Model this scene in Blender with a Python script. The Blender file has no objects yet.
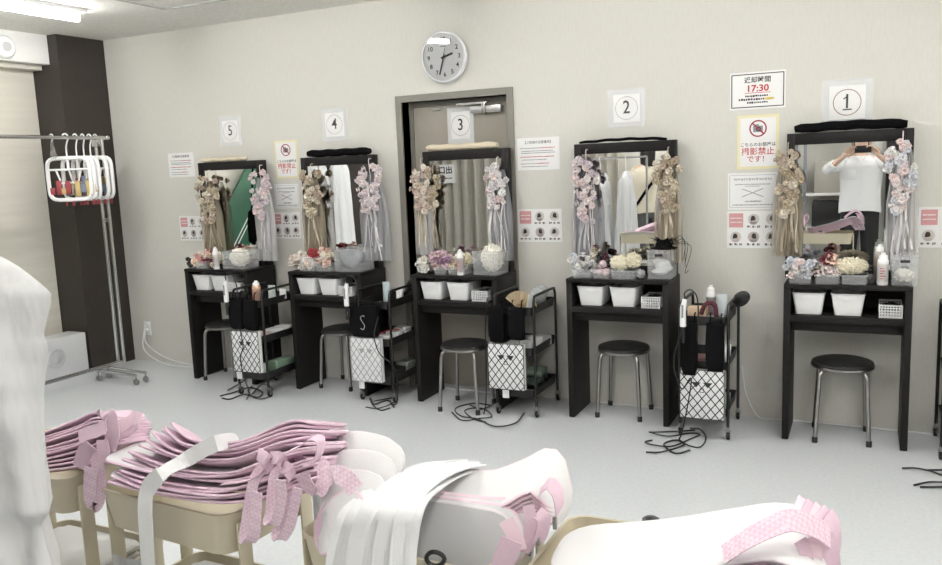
import bpy, bmesh, math, random
from mathutils import Vector, Matrix
PI = math.pi
S = bpy.context.scene
COL = S.collection
rnd = random.Random(7)

# ------------------------------------------------------------------ camera
F, YAW, PITCH, ROLL = 816.79, .4548, .1433, -.0405
CAM = Vector((5.6704, -4.9278, 1.55))
fwd = Vector((-math.sin(YAW)*math.cos(PITCH), math.cos(YAW)*math.cos(PITCH), -math.sin(PITCH)))
rgt0 = Vector((math.cos(YAW), math.sin(YAW), 0)); up0 = rgt0.cross(fwd)
rgt = rgt0*math.cos(ROLL) + up0*math.sin(ROLL)
upv = up0*math.cos(ROLL) - rgt0*math.sin(ROLL)

def at(px, py, ax, v):
    """the point of the plane axis=v that lies in that direction from the camera position"""
    d = fwd + rgt*((px-471)/F) - upv*((py-282.5)/F)
    return CAM + d*((v-CAM[ax])/d[ax])

cd = bpy.data.cameras.new('camera'); co = bpy.data.objects.new('camera', cd); COL.objects.link(co)
cd.sensor_width = 36; cd.lens = F/942*36; cd.clip_start = .02
co.matrix_world = Matrix(((rgt.x, upv.x, -fwd.x, CAM.x), (rgt.y, upv.y, -fwd.y, CAM.y), (rgt.z, upv.z, -fwd.z, CAM.z), (0, 0, 0, 1)))
S.camera = co

# ------------------------------------------------------------------ materials
MATS = {}
def mat(name, col, rough=.5, metal=0, noise=0, nscale=40, bump=0, bscale=200, stretch=None, alpha=1, spec=.5, sheen=0, trans=0, emis=0, bdist=.004):
    if name in MATS: return MATS[name]
    m = bpy.data.materials.new(name); m.use_nodes = True
    nt = m.node_tree; b = nt.nodes['Principled BSDF']
    c = (*col, 1)
    b.inputs['Base Color'].default_value = c
    b.inputs['Roughness'].default_value = rough
    b.inputs['Metallic'].default_value = metal
    b.inputs['Specular IOR Level'].default_value = spec
    b.inputs['Alpha'].default_value = alpha
    if sheen: b.inputs['Sheen Weight'].default_value = sheen
    if trans: b.inputs['Subsurface Weight'].default_value = trans; b.inputs['Subsurface Radius'].default_value = (.01, .01, .01)
    if emis:
        b.inputs['Emission Color'].default_value = c; b.inputs['Emission Strength'].default_value = emis
    if noise or bump:
        tc = nt.nodes.new('ShaderNodeTexCoord'); mp = nt.nodes.new('ShaderNodeMapping')
        nt.links.new(tc.outputs['Object'], mp.inputs[0])
        if stretch: mp.inputs['Scale'].default_value = stretch
    if noise:
        n = nt.nodes.new('ShaderNodeTexNoise'); n.inputs['Scale'].default_value = nscale; n.inputs['Detail'].default_value = 5
        nt.links.new(mp.outputs[0], n.inputs['Vector'])
        r = nt.nodes.new('ShaderNodeMapRange'); r.inputs[1].default_value = .25; r.inputs[2].default_value = .75
        r.inputs[3].default_value = 1-noise; r.inputs[4].default_value = 1+noise
        nt.links.new(n.outputs[0], r.inputs[0])
        v = nt.nodes.new('ShaderNodeVectorMath'); v.operation = 'SCALE'; v.inputs[0].default_value = col
        nt.links.new(r.outputs[0], v.inputs['Scale']); nt.links.new(v.outputs[0], b.inputs['Base Color'])
    if bump:
        n2 = nt.nodes.new('ShaderNodeTexNoise'); n2.inputs['Scale'].default_value = bscale; n2.inputs['Detail'].default_value = 3
        nt.links.new(mp.outputs[0], n2.inputs['Vector'])
        bp = nt.nodes.new('ShaderNodeBump'); bp.inputs['Strength'].default_value = bump; bp.inputs['Distance'].default_value = bdist
        nt.links.new(n2.outputs[0], bp.inputs['Height']); nt.links.new(bp.outputs[0], b.inputs['Normal'])
    MATS[name] = m
    return m

WALL = mat('wallpaper', (.685, .672, .626), .85, noise=.035, nscale=30, bump=.25, bscale=160, stretch=(3, 3, .6))
CEIL = mat('ceiling_board', (.80, .79, .75), .9, noise=.12, nscale=60, bump=.5, bscale=90)
FLOORM = mat('vinyl_floor', (.66, .685, .705), .38, noise=.06, nscale=55, bump=.05, bscale=220)
WOODD = mat('dark_wood', (.030, .023, .019), .5, noise=.35, nscale=10, stretch=(18, 18, .9))
DESK = mat('black_brown_laminate', (.0095, .0085, .0082), .5, spec=.24, noise=.3, nscale=12, stretch=(10, 10, 10), bump=.08, bscale=120)
BLKMETAL = mat('black_powder_coat', (.012, .012, .012), .42)
BLKFAB = mat('black_fabric', (.005, .005, .006), .95, spec=.1, bump=.4, bscale=300)
BLKPLA = mat('black_plastic', (.012, .012, .013), .3)
RUB = mat('black_rubber', (.012, .012, .012), .6)
CHROME = mat('chrome', (.62, .62, .62), .14, 1)
STEEL = mat('brushed_steel', (.36, .35, .34), .3, 1)
GLASSM = mat('mirror_silver', (.92, .93, .93), .0, 1)
WHITEP = mat('white_plastic', (.90, .905, .91), .35)
WHITEM = mat('white_matte', (.82, .82, .80), .6)
PAPER = mat('white_paper', (.88, .88, .88), .3)
SLEEVE = mat('clear_film', (.95, .96, .97), .2, alpha=.6)
INK = mat('black_ink', (.015, .015, .018), .5)
GREYINK = mat('grey_ink', (.28, .28, .30), .5)
REDINK = mat('red_ink', (.48, .03, .035), .5)
PINKINK = mat('pink_print', (.66, .33, .34), .5)
YELLOWP = mat('pale_yellow_paper', (.82, .76, .50), .4)
CREAMM = mat('cream_powder_coat', (.56, .51, .385), .38)
PINK = mat('pink_fabric', (.70, .52, .62), .85, noise=.05, nscale=80, bump=.25, bscale=350)
PINKD = mat('pink_elastic', (.67, .49, .585), .8, noise=.05, nscale=80, bump=.3, bscale=350)
PALEPINK = mat('pale_pink_binding', (.80, .62, .69), .8)
WHITEF = mat('white_fabric', (.76, .765, .77), .85, bump=.25, bscale=120)
PADW = mat('white_board_cloth', (.74, .735, .74), .7, bump=.12, bscale=300)
BLOUSE = mat('white_robe_cloth', (.66, .665, .667), .85, bump=.5, bscale=4, stretch=(2.6, 2.6, .7), bdist=.05)
GREYF = mat('grey_white_cloth', (.66, .665, .67), .85, bump=.3, bscale=90)
CURT = mat('beige_curtain', (.78, .75, .68), .9, noise=.05, nscale=20)
DOORM = mat('door_paint', (.36, .335, .285), .5)
FRAMEM = mat('door_frame_paint', (.225, .215, .19), .45)
SILV = mat('silver_paint', (.48, .48, .48), .35, .7)
CLEAR = mat('clear_plastic', (.92, .94, .96), .12, alpha=.15)
FROST = mat('frosted_plastic', (.80, .82, .84), .3, alpha=.17)
TULLE = mat('white_tulle', (.84, .83, .83), .9, alpha=.52)
TULLEG = mat('grey_lilac_tulle', (.56, .56, .60), .9, alpha=.5)
TULLEB = mat('beige_tulle', (.56, .49, .38), .9, alpha=.5)
TAN = mat('tan_ribbon', (.40, .335, .23), .7)
SKIN = mat('skin', (.62, .42, .32), .55)
HAIRM = mat('black_hair', (.012, .010, .010), .5, bump=.5, bscale=150, stretch=(6, 6, 1))
def fabric(c): return mat('petal_%02d_%02d_%02d' % tuple(int(x*99) for x in c), c, .8, sheen=.2)

def mesh_checker():
    """pink elastic with a fine diagonal check"""
    m = bpy.data.materials.new('pink_check_elastic'); m.use_nodes = True; nt = m.node_tree; b = nt.nodes['Principled BSDF']
    tc = nt.nodes.new('ShaderNodeTexCoord'); mp = nt.nodes.new('ShaderNodeMapping')
    mp.inputs['Rotation'].default_value = (.6, .7, PI/4); nt.links.new(tc.outputs['Object'], mp.inputs[0])
    ch = nt.nodes.new('ShaderNodeTexChecker'); ch.inputs['Scale'].default_value = 150
    ch.inputs['Color1'].default_value = (.69, .50, .60, 1); ch.inputs['Color2'].default_value = (.78, .63, .71, 1)
    nt.links.new(mp.outputs[0], ch.inputs['Vector']); nt.links.new(ch.outputs[0], b.inputs['Base Color']); b.inputs['Roughness'].default_value = .85
    return m
PCHECK = mesh_checker()

# ------------------------------------------------------------------ mesh helpers
def BM(): return bmesh.new()
def tag(o, label=None, cat=None, group=None, kind=None):
    if label: o['label'] = label
    if cat: o['category'] = cat
    if group: o['group'] = group
    if kind: o['kind'] = kind
    return o
def thing(name, loc, label, cat, group=None, rz=0):
    o = bpy.data.objects.new(name, None); COL.objects.link(o); o.empty_display_size = .05
    o.location = loc; o.rotation_euler = (0, 0, rz)
    return tag(o, label, cat, group)
def obj(name, bm, m, parent=None, world=False, smooth=40, label=None):
    if world and parent is not None:
        off = Vector(parent.location)
        p = parent.parent
        while p is not None: off += Vector(p.location); p = p.parent
        bmesh.ops.translate(bm, verts=bm.verts, vec=-off)
    bmesh.ops.recalc_face_normals(bm, faces=bm.faces)
    me = bpy.data.meshes.new(name); bm.to_mesh(me); bm.free()
    for mm in (m if isinstance(m, (list, tuple)) else [m]): me.materials.append(mm)
    if smooth:
        me.shade_smooth(); me.set_sharp_from_angle(angle=math.radians(smooth))
    o = bpy.data.objects.new(name, me); COL.objects.link(o)
    if parent is not None: o.parent = parent
    if label: o['label'] = label
    return o
def single(name, bm, m, label, cat, group=None, kind=None, smooth=40, base=None):
    """a thing that is one mesh; its origin is put at its own base"""
    vs = [v.co for v in bm.verts]
    if base is None:
        base = Vector(((min(v.x for v in vs)+max(v.x for v in vs))/2, (min(v.y for v in vs)+max(v.y for v in vs))/2, min(v.z for v in vs)))
    bmesh.ops.translate(bm, verts=bm.verts, vec=-base)
    o = obj(name, bm, m, None, False, smooth); o.location = base
    return tag(o, label, cat, group, kind)
def struct(name, bm, m, smooth=0):
    o = obj(name, bm, m, None, False, smooth); o['kind'] = 'structure'; return o
def dup(o, parent=None):
    c = o.copy(); COL.objects.link(c); c.parent = parent
    for ch in list(o.children): dup(ch, c)
    return c

def box(bm, x0, x1, y0, y1, z0, z1, bev=0, rot=None, mi=0):
    n0 = len(bm.verts)
    r = bmesh.ops.create_cube(bm, size=1)
    vs = r['verts']
    for v in vs: v.co = Vector(((x0+x1)/2+v.co.x*(x1-x0), (y0+y1)/2+v.co.y*(y1-y0), (z0+z1)/2+v.co.z*(z1-z0)))
    fs = list({f for v in vs for f in v.link_faces})
    for f in fs: f.material_index = mi
    if bev:
        es = list({e for v in vs for e in v.link_edges})
        rr = bmesh.ops.bevel(bm, geom=es, offset=bev, segments=2, affect='EDGES', profile=.5)
        vs = list({v for f in rr['faces'] for v in f.verts} | {v for v in vs if v.is_valid})
        for f in {f for v in vs for f in v.link_faces}: f.material_index = mi
    if rot is not None: bmesh.ops.transform(bm, matrix=rot, verts=vs)
    return vs
def loft(bm, rings, closed=True, cap=True, mi=0, loop=False):
    R = [[bm.verts.new(p) for p in ring] for ring in rings]
    n = len(R[0]); out = []
    pairs = list(zip(R, R[1:])) + ([(R[-1], R[0])] if loop else [])
    for a, b in pairs:
        for i in range(n if closed else n-1):
            j = (i+1) % n
            try: f = bm.faces.new((a[i], a[j], b[j], b[i])); f.material_index = mi; out.append(f)
            except ValueError: pass
    if cap and closed and not loop:
        for rg in (R[0], R[-1]):
            try: f = bm.faces.new(rg); f.material_index = mi
            except ValueError: pass
    return R
def spline(pts, n):
    """Catmull-Rom through pts, n samples"""
    P = [Vector(p) for p in pts]
    if len(P) == 2: return [P[0].lerp(P[1], i/(n-1)) for i in range(n)]
    E = [P[0]*2-P[1]] + P + [P[-1]*2-P[-2]]
    out = []
    for i in range(n):
        t = i/(n-1)*(len(P)-1); k = min(int(t), len(P)-2); u = t-k
        a, b, c, d = E[k:k+4]
        out.append(.5*((2*b)+(c-a)*u+(2*a-5*b+4*c-d)*u*u+(3*b-a-3*c+d)*u**3))
    return out
def tube(bm, pts, r, n=8, loop=False, mi=0, cap=True):
    P = [Vector(p) for p in pts]; m = len(P)
    rad = r if isinstance(r, (list, tuple)) else [r]*m
    rings = []; nrm = None
    for i, p in enumerate(P):
        if loop: t = (P[(i+1) % m]-P[i-1])
        else: t = P[min(i+1, m-1)]-P[max(i-1, 0)]
        t = t.normalized() if t.length > 1e-9 else Vector((0, 0, 1))
        if nrm is None: nrm = t.orthogonal().normalized()
        nrm = (nrm-t*nrm.dot(t))
        nrm = nrm.normalized() if nrm.length > 1e-6 else t.orthogonal().normalized()
        b = t.cross(nrm)
        rings.append([p+(nrm*math.cos(2*PI*k/n)+b*math.sin(2*PI*k/n))*rad[i] for k in range(n)])
    loft(bm, rings, mi=mi, loop=loop, cap=cap)
def lathe(bm, prof, c=(0, 0, 0), n=24, axis='z', mi=0, cap=True):
    c = Vector(c); rings = []
    for r, h in prof:
        ring = []
        for k in range(n):
            a = 2*PI*k/n; x, y = max(r, 1e-5)*math.cos(a), max(r, 1e-5)*math.sin(a)
            ring.append(c+(Vector((x, y, h)) if axis == 'z' else Vector((x, -h, y)) if axis == 'y' else Vector((h, x, y))))
        rings.append(ring)
    loft(bm, rings, mi=mi, cap=cap)
def ribbon(bm, pts, W, width, th=.0015, n=None, mi=0):
    """flat band along pts; W = width direction (vector or one per point); width number or function of 0..1"""
    P = spline(pts, n) if n else [Vector(p) for p in pts]
    m = len(P); rings = []
    for i, p in enumerate(P):
        t = (P[min(i+1, m-1)]-P[max(i-1, 0)]).normalized()
        w = Vector(W[i] if isinstance(W, list) else W); w = (w-t*w.dot(t)).normalized(); nn = t.cross(w)
        hw = (width(i/(m-1)) if callable(width) else width)/2
        rings.append([p-w*hw-nn*th/2, p-w*hw+nn*th/2, p+w*hw+nn*th/2, p+w*hw-nn*th/2])
    loft(bm, rings, mi=mi)
def blob(bm, c, r, sub=2, jit=0, mi=0, sc=(1, 1, 1)):
    vs = bmesh.ops.create_icosphere(bm, subdivisions=sub, radius=1)['verts']
    for v in vs:
        k = 1+rnd.uniform(-jit, jit)
        v.co = Vector(c)+Vector((v.co.x*r*sc[0], v.co.y*r*sc[1], v.co.z*r*sc[2]))*k
    for f in {f for v in vs for f in v.link_faces}: f.material_index = mi
def rrect(x0, x1, y0, y1, z, r, seg=5):
    out = []
    for cx, cy, a0 in ((x1-r, y1-r, 0), (x0+r, y1-r, PI/2), (x0+r, y0+r, PI), (x1-r, y0+r, 1.5*PI)):
        for k in range(seg+1):
            a = a0+PI/2*k/seg; out.append(Vector((cx+r*math.cos(a), cy+r*math.sin(a), z)))
    return out
def tray(bm, x0, x1, y0, y1, z0, z1, r=.03, t=.004, taper=0, lip=0, mi=0):
    k = taper
    rings = [rrect(x0+k, x1-k, y0+k, y1-k, z0, r)]
    rings.append(rrect(x0, x1, y0, y1, z1, r))
    if lip: rings.append(rrect(x0-lip, x1+lip, y0-lip, y1+lip, z1, r+lip)); rings.append(rrect(x0-lip, x1+lip, y0-lip, y1+lip, z1+.004, r+lip))
    zt = z1+(.004 if lip else 0)
    rings.append(rrect(x0+t, x1-t, y0+t, y1-t, zt, max(r-t, .002)))
    rings.append(rrect(x0+k+t, x1-k-t, y0+k+t, y1-k-t, z0+t, max(r-t, .002)))
    loft(bm, rings, mi=mi)
def cyl(bm, a, b, r, n=10, mi=0): tube(bm, [a, b], r, n, mi=mi)

# text as mesh ------------------------------------------------------
def text(body, size, loc, m, parent, name='lettering', align='CENTER', sx=1, flip=False, bold=0):
    cu = bpy.data.curves.new('t', 'FONT'); cu.body = body; cu.size = size; cu.align_x = align; cu.align_y = 'CENTER'
    cu.resolution_u = 3; cu.extrude = .0004; cu.offset = bold
    o = bpy.data.objects.new('t', cu); COL.objects.link(o)
    dg = bpy.context.evaluated_depsgraph_get(); me = bpy.data.meshes.new_from_object(o.evaluated_get(dg))
    bpy.data.objects.remove(o); bpy.data.curves.remove(cu)
    q = Matrix.Translation(Vector(loc)) @ Matrix.Rotation(PI if flip else 0, 4, 'Z') @ Matrix.Rotation(PI/2, 4, 'X') @ Matrix.Diagonal((sx, 1, 1, 1))
    me.transform(q); me.name = name; me.materials.clear(); me.materials.append(m)
    r = bpy.data.objects.new(name, me); COL.objects.link(r); r.parent = parent
    return r
# ------------------------------------------------------------------ the room
H = 2.674; XR = 8.0; YF = -6.2; XL = -.31
bm = BM(); box(bm, -.6, XR+.1, YF-.1, .25, -.08, 0); struct('floor', bm, FLOORM)
bm = BM(); box(bm, -.6, XR+.1, YF-.1, .25, H, H+.08); struct('ceiling', bm, CEIL)
DX0, DX1, DZ = 2.79, 3.57, 1.985
bm = BM()
box(bm, -.6, DX0, 0, .15, 0, H); box(bm, DX1, XR+.1, 0, .15, 0, H); box(bm, DX0, DX1, 0, .15, DZ, H)
struct('wall_back', bm, WALL)
bm = BM(); box(bm, XL-.1, XL, YF, 0, 0, H); struct('wall_left', bm, WALL)
bm = BM(); box(bm, XR, XR+.1, YF, 0, 0, H); struct('wall_right', bm, WALL)
bm = BM(); box(bm, -.6, XR+.1, YF-.1, YF, 0, H); struct('wall_front', bm, WALL)
# dark wood pilaster in the corner, more of them further along the left wall
bm = BM(); box(bm, XL, -.0, -.44, 0, 0, H); struct('trim_1', bm, WOODD)
bm = BM(); box(bm, XL, -.0, -5.2, -3.2, 0, H); struct('trim_2', bm, WOODD)
# pelmet over the window niche with a blind bar below
bm = BM(); box(bm, XL, -.1, -3.2, -.44, 2.452, H, .003); struct('trim_3', bm, WHITEM)
bm = BM(); box(bm, XL, -.19, -3.2, -.445, 2.415, 2.452, .003); box(bm, XL, XL+.012, -3.2, -.445, .0, 2.42); struct('trim_4', bm, mat('blind_fabric', (.66, .635, .56), .9, noise=.05, nscale=6, stretch=(1, .4, 5)))
# door frame, leaf, closer
bm = BM()
for x0, x1, z0, z1 in ((DX0-.045, DX0, 0, DZ+.045), (DX1, DX1+.045, 0, DZ+.045), (DX0, DX1, DZ, DZ+.045)):
    box(bm, x0, x1, -.014, .13, z0, z1, .002)
for x0, x1, z0, z1 in ((DX0, DX0+.03, 0, DZ), (DX1-.03, DX1, 0, DZ), (DX0+.03, DX1-.03, DZ-.03, DZ)):
    box(bm, x0, x1, .095, .13, z0, z1)
struct('trim_5', bm, FRAMEM)
bm = BM(); box(bm, DX0+.032, DX1-.032, .1, .135, .005, DZ-.032); door = struct('door_1', bm, DOORM)
bm = BM(); tube(bm, [(3.47, .1, 1.0), (3.47, .05, 1.0), (3.38, .05, 1.0)], .009, 8); obj('door_handle', bm, STEEL, door)
# access hatch lines on the ceiling
a, b, c = (at(120, 0, 2, H), at(165, 9, 2, H), at(212, 1, 2, H))
bm = BM()
hx0, hy1 = b.x, b.y
for x0, x1, y0, y1 in ((hx0-.008, hx0+.008, hy1-.6, hy1), (hx0+.592, hx0+.608, hy1-.6, hy1), (hx0, hx0+.6, hy1-.008, hy1+.008), (hx0, hx0+.6, hy1-.608, hy1-.592)):
    box(bm, x0, x1, y0, y1, H-.006, H)
struct('trim_6', bm, mat('hatch_frame', (.42, .42, .40), .5))

# door closer
t = thing('door_closer', (3.38, .1, 1.92), 'grey door closer with a folding arm at top of the door', 'door closer')
bm = BM(); box(bm, -.10, .12, -.045, 0, -.035, .012, .004); obj('body', bm, SILV, t)
bm = BM(); box(bm, -.012, .012, -.06, -.02, -.045, .03, .002); obj('pivot', bm, STEEL, t)
bm = BM(); box(bm, -.2, .02, -.055, -.043, .022, .036, .002); obj('arm', bm, SILV, t)
bm = BM(); box(bm, -.40, -.34, -.006, 0, .0, .018, .002); obj('bracket', bm, STEEL, t)

# ceiling lights ------------------------------------------------------
LAMP = mat('lamp_tube', (1.0, .985, .96), .4, emis=30)
def batten(x, y1, label, grp=None):
    t = thing('ceiling_light', (x, y1, H), label, 'ceiling light', 'bare tube ceiling lights')
    bm = BM(); box(bm, -.06, .06, -1.24, .03, -.025, 0, .004); obj('housing', bm, WHITEP, t)
    bm = BM(); lathe(bm, [(0, 0), (.024, 0), (.026, .012), (.026, 1.188), (.024, 1.2), (0, 1.2)], n=14)
    bmesh.ops.transform(bm, matrix=Matrix.Translation((0, 0, -.055)) @ Matrix.Rotation(PI/2, 4, 'X'), verts=bm.verts)
    obj('tube', bm, LAMP, t)
    for y in (-.01, -1.2):
        bm = BM(); box(bm, -.02, .02, y-.008, y+.008, -.07, -.02, .003); obj('socket', bm, WHITEP, t)
lx = at(78, 18, 2, H-.055)
batten(lx.x, lx.y, 'bare tube ceiling light glowing above the dark wood pillar')
for i, (x, y) in enumerate(((3.3, lx.y), (5.9, lx.y), (lx.x, -3.4), (3.3, -3.2), (5.9, -3.2), (3.3, -4.9), (5.9, -4.9), (7.6, -2.2))):  # the pair behind the camera is added, unseen, to brighten camera-facing surfaces
    batten(x, y, ['tube ceiling light in front of the door wall, middle row', 'tube ceiling light in front of the wall near station 1', 'tube ceiling light above the clothes rack end, rear row', 'tube ceiling light above the pink pile carts, rear row', 'tube ceiling light nearly above the photographer, rear row', 'added unseen tube ceiling light above the robes behind the camera', 'added unseen tube ceiling light above the storage rack behind the camera', 'tube ceiling light by the right wall'][i])

# alarm disc on the pelmet
p = at(3, 47, 0, -.1)
t = thing('alarm_sounder', p, 'round white alarm sounder on the pelmet at the upper left', 'alarm')
bm = BM(); lathe(bm, [(.0, 0), (.085, 0), (.085, .02), (.07, .038), (0, .042)], n=28, axis='x'); obj('housing', bm, WHITEP, t)
bm = BM(); lathe(bm, [(.0, .042), (.035, .042), (.033, .05), (0, .05)], n=20, axis='x'); obj('grille', bm, mat('light_grey_plastic', (.55, .55, .55), .5), t)

# white low panel with disc beside the pillar
pz = at(83, 331, 0, .015)
t = thing('air_unit', (.0, -.655, 0), 'low white boxed unit with a round disc at foot of the left wall', 'air unit')
bm = BM(); box(bm, -.2, .0, -.45, .19, .0, .335, .006); obj('body', bm, mat('pale_grey_panel', (.68, .69, .70), .35), t)
q = at(56, 358, 0, .0)
bm = BM(); lathe(bm, [(.0, 0), (.078, 0), (.078, .008), (.066, .016), (.05, .012), (.04, .018), (0, .02)], (0, -.095, .185), 28, 'x'); obj('disc', bm, mat('grey_disc', (.55, .56, .57), .4), t)

# outlet + plugs + cord
o_ = at(148, 328, 1, 0)
t = thing('wall_outlet', (o_.x, 0, o_.z), 'white wall outlet with plugs beside the dark wood pillar', 'outlet')
bm = BM(); box(bm, -.035, .035, -.009, 0, -.06, .06, .003); obj('plate', bm, WHITEP, t)
for dz in (.026, -.006):
    bm = BM(); box(bm, -.013, .016, -.036, -.009, dz-.013, dz+.01, .004); obj('plug', bm, WHITEP, t)
bm = BM()
tube(bm, spline([(o_.x, -.036, o_.z-.01), (o_.x+.02, -.05, o_.z-.12), (.36, -.03, .06), (.62, -.03, .012), (.95, -.017, .006), (1.9, -.017, .006)], 50), .005, 6)
tube(bm, spline([(o_.x, -.036, o_.z+.02), (o_.x-.01, -.06, o_.z-.16), (.30, -.05, .03), (.55, -.10, .006), (.8, -.06, .006), (.98, -.024, .006), (1.3, -.026, .006)], 40), .005, 6)
single('power_cord', bm, WHITEP, 'white double cord running from the wall outlet along the floor', 'cord')
for x0, x1, lab in ((3.0, 3.55, 'white cord on the floor under desk 3 by the door'), (4.15, 4.62, 'white cord on the floor behind the stool of desk 2'), (5.02, 6.1, 'white cord running from the cart to behind the legs of desk 1')):
    bm = BM(); n = 26
    tube(bm, [(x0+(x1-x0)*i/n, -.019+.008*math.sin(i*.7), .006) for i in range(n+1)] if x0 < 5 else spline([(5.03, -.04, .32), (5.05, -.035, .16), (5.12, -.04, .02), (5.2, -.03, .006), (5.30, -.016, .006), (5.6, -.016, .006), (6.1, -.03, .006)], 40), .0045, 6)
    single('power_cord', bm, WHITEP, lab, 'cord')

# wall clock --------------------------------------------------------
ctr = at(444.5, 57, 1, -.03)
t = thing('wall_clock', (ctr.x, -.0085, ctr.z), 'round white wall clock above the door', 'clock'); t.rotation_euler = (math.radians(2.9), 0, 0)
R = .167
bm = BM(); lathe(bm, [(0, 0), (R-.012, 0), (R-.004, .01), (R, .03), (R-.008, .042), (R-.016, .042), (R-.018, .03), (0, .03)], n=56, axis='y'); obj('rim', bm, mat('clock_rim', (.80, .81, .83), .25), t)
bm = BM(); lathe(bm, [(0, .0302), (R-.0185, .0302), (R-.0185, .0312), (0, .0312)], n=48, axis='y'); obj('dial', bm, mat('clock_dial', (.94, .95, .96), .25), t)
for k in range(1, 13):
    a = PI/2-k*PI/6
    text(str(k), .040, (.112*math.cos(a), -.0318, .112*math.sin(a)), INK, t, 'numeral', bold=.0007)
bm = BM()
for k in range(60):
    a = k*PI/30; rr = Matrix.Rotation(-a, 4, 'Y')
    box(bm, -.0007, .0007, -.0322, -.0315, .137, .144, rot=rr)
obj('minute_marks', bm, GREYINK, t)
bm = BM(); box(bm, -.02, .02, -.0322, -.0315, .066, .071); obj('printed_mark', bm, GREYINK, t)
def hand(nm, ang, l, w, y):
    bm = BM(); box(bm, -w/2, w/2, y-.0015, y, -.02, l, rot=Matrix.Rotation(math.radians(ang), 4, 'Y')); obj(nm, bm, INK, t)
hand('hour_hand', 74, .07, .013, -.034); hand('minute_hand', 198, .115, .009, -.037); hand('second_hand', 15, .06, .002, -.039)
bm = BM(); lathe(bm, [(0, .032), (.007, .032), (.007, .041), (0, .041)], n=12, axis='y'); obj('hub', bm, INK, t)
bm = BM(); lathe(bm, [(0, .0405), (R-.017, .0405), (R-.017, .0415), (0, .0415)], n=48, axis='y')
GL = bpy.data.materials.new('clock_glass'); GL.use_nodes = True; nt = GL.node_tree; nt.nodes.clear()
oo = nt.nodes.new('ShaderNodeOutputMaterial'); mx = nt.nodes.new('ShaderNodeMixShader'); tr = nt.nodes.new('ShaderNodeBsdfTransparent'); gs = nt.nodes.new('ShaderNodeBsdfGlossy'); gs.inputs['Roughness'].default_value = .02
fr = nt.nodes.new('ShaderNodeFresnel'); fr.inputs[0].default_value = 1.45
nt.links.new(fr.outputs[0], mx.inputs[0]); nt.links.new(tr.outputs[0], mx.inputs[1]); nt.links.new(gs.outputs[0], mx.inputs[2]); nt.links.new(mx.outputs[0], oo.inputs[0])
obj('glass', bm, GL, t)

# paper notices ------------------------------------------------------
def strip(bm, x0, x1, z0, z1, y, d=.0006): box(bm, x0, x1, y-d, y, z0, z1)
def sheet(name, x0, x1, z0, z1, label, cat, group=None, y=0, m=PAPER, tilt=0):
    t = thing(name, ((x0+x1)/2, y, (z0+z1)/2), label, cat, group)
    t.rotation_euler = (0, math.radians(tilt), 0)
    w, h = (x1-x0)/2, (z1-z0)/2
    bm = BM(); box(bm, -w, w, -.0022, .0, -h, h); obj('sheet', bm, m, t)
    return t, w, h
def illegible(t, rows, m=GREYINK, name='fine_print', y=-.0023):
    """rows of print too small to read: (x0, x1, z, height)"""
    for x0, x1, z, h in rows:
        bm = BM(); x = x0
        while x < x1-.001:
            w = rnd.uniform(.5, 1.0)*h
            strip(bm, x, min(x+w, x1), z-h/2*rnd.uniform(.6, 1), z+h/2*rnd.uniform(.6, 1), y)
            x += w+h*rnd.uniform(.15, .35)
        obj(name, bm, m, t, smooth=0)
def ring(t, cx, cz, r0, r1, m, name='ring', y=-.0023, n=40, sx=1):
    bm = BM(); out = []
    A = [[Vector((cx+sx*r*math.cos(2*PI*k/n), yy, cz+r*math.sin(2*PI*k/n))) for k in range(n)] for r, yy in ((r0, y), (r0, y-.0006), (r1, y-.0006), (r1, y))]
    loft(bm, A, loop=True, cap=False); return obj(name, bm, m, t, smooth=0)
def disc(t, cx, cz, r, m, name, y=-.0023, n=24, sx=1):
    bm = BM(); A = [[Vector((cx+sx*r*math.cos(2*PI*k/n), yy, cz+r*math.sin(2*PI*k/n))) for k in range(n)] for yy in (y, y-.0006)]
    loft(bm, A); return obj(name, bm, m, t, smooth=0)

NUM = {5: (1.157, 1.374, 1.765, 1.986, 0), 4: (2.119, 2.338, 1.757, 1.986, 0), 2: (4.236, 4.462, 1.736, 1.961, 0), 1: (5.431, 5.680, 1.679, 1.921, 0), 3: (3.19, 3.40, 1.71, 1.93, .1)}
a3, b3 = at(447, 108, 1, .1), at(474.5, 143, 1, .1); NUM[3] = (a3.x, b3.x, b3.z, a3.z, .1)
for k, (x0, x1, z0, z1, y) in NUM.items():
    t = thing('number_sign', ((x0+x1)/2, y, (z0+z1)/2), 'white sign with a circled number %d %s' % (k, 'on the grey door' if k == 3 else 'above a mirror'), 'sign', 'station number signs')
    w, h = (x1-x0)/2, (z1-z0)/2
    bm = BM(); box(bm, -w, w, -.0014, -.0002, -h, h); obj('clear_sleeve', bm, SLEEVE, t)
    bm = BM(); box(bm, -w*.72, w*.72, -.0026, -.0014, -h*.74, h*.74); obj('paper', bm, PAPER, t)
    for sx in (-1, 1):
        for sz in (-1, 1):
            bm = BM(); box(bm, sx*w*.78-.02, sx*w*.78+.02, -.0032, -.0026, sz*h*.84-.009, sz*h*.84+.009); obj('tape', bm, SLEEVE, t)
    ring(t, 0, 0, .066, .0685 if k != 1 else .070, GREYINK if k != 1 else mat('dark_red_ring', (.25, .10, .09), .5), 'circle', -.0027)
    text(str(k), .108, (0, -.0028, .002), INK, t, 'numeral', sx=.85, bold=.0008)
    if k == 1:
        bm = BM(); box(bm, -.026, .0, -.0033, -.0027, -.003, .003, 0, Matrix.Translation((.003, 0, .033)) @ Matrix.Rotation(-.6, 4, 'Y')); obj('numeral_flag', bm, INK, t)
        bm = BM(); strip(bm, -.020, .024, -.041, -.0345, -.0027); obj('numeral_foot', bm, INK, t)

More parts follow.
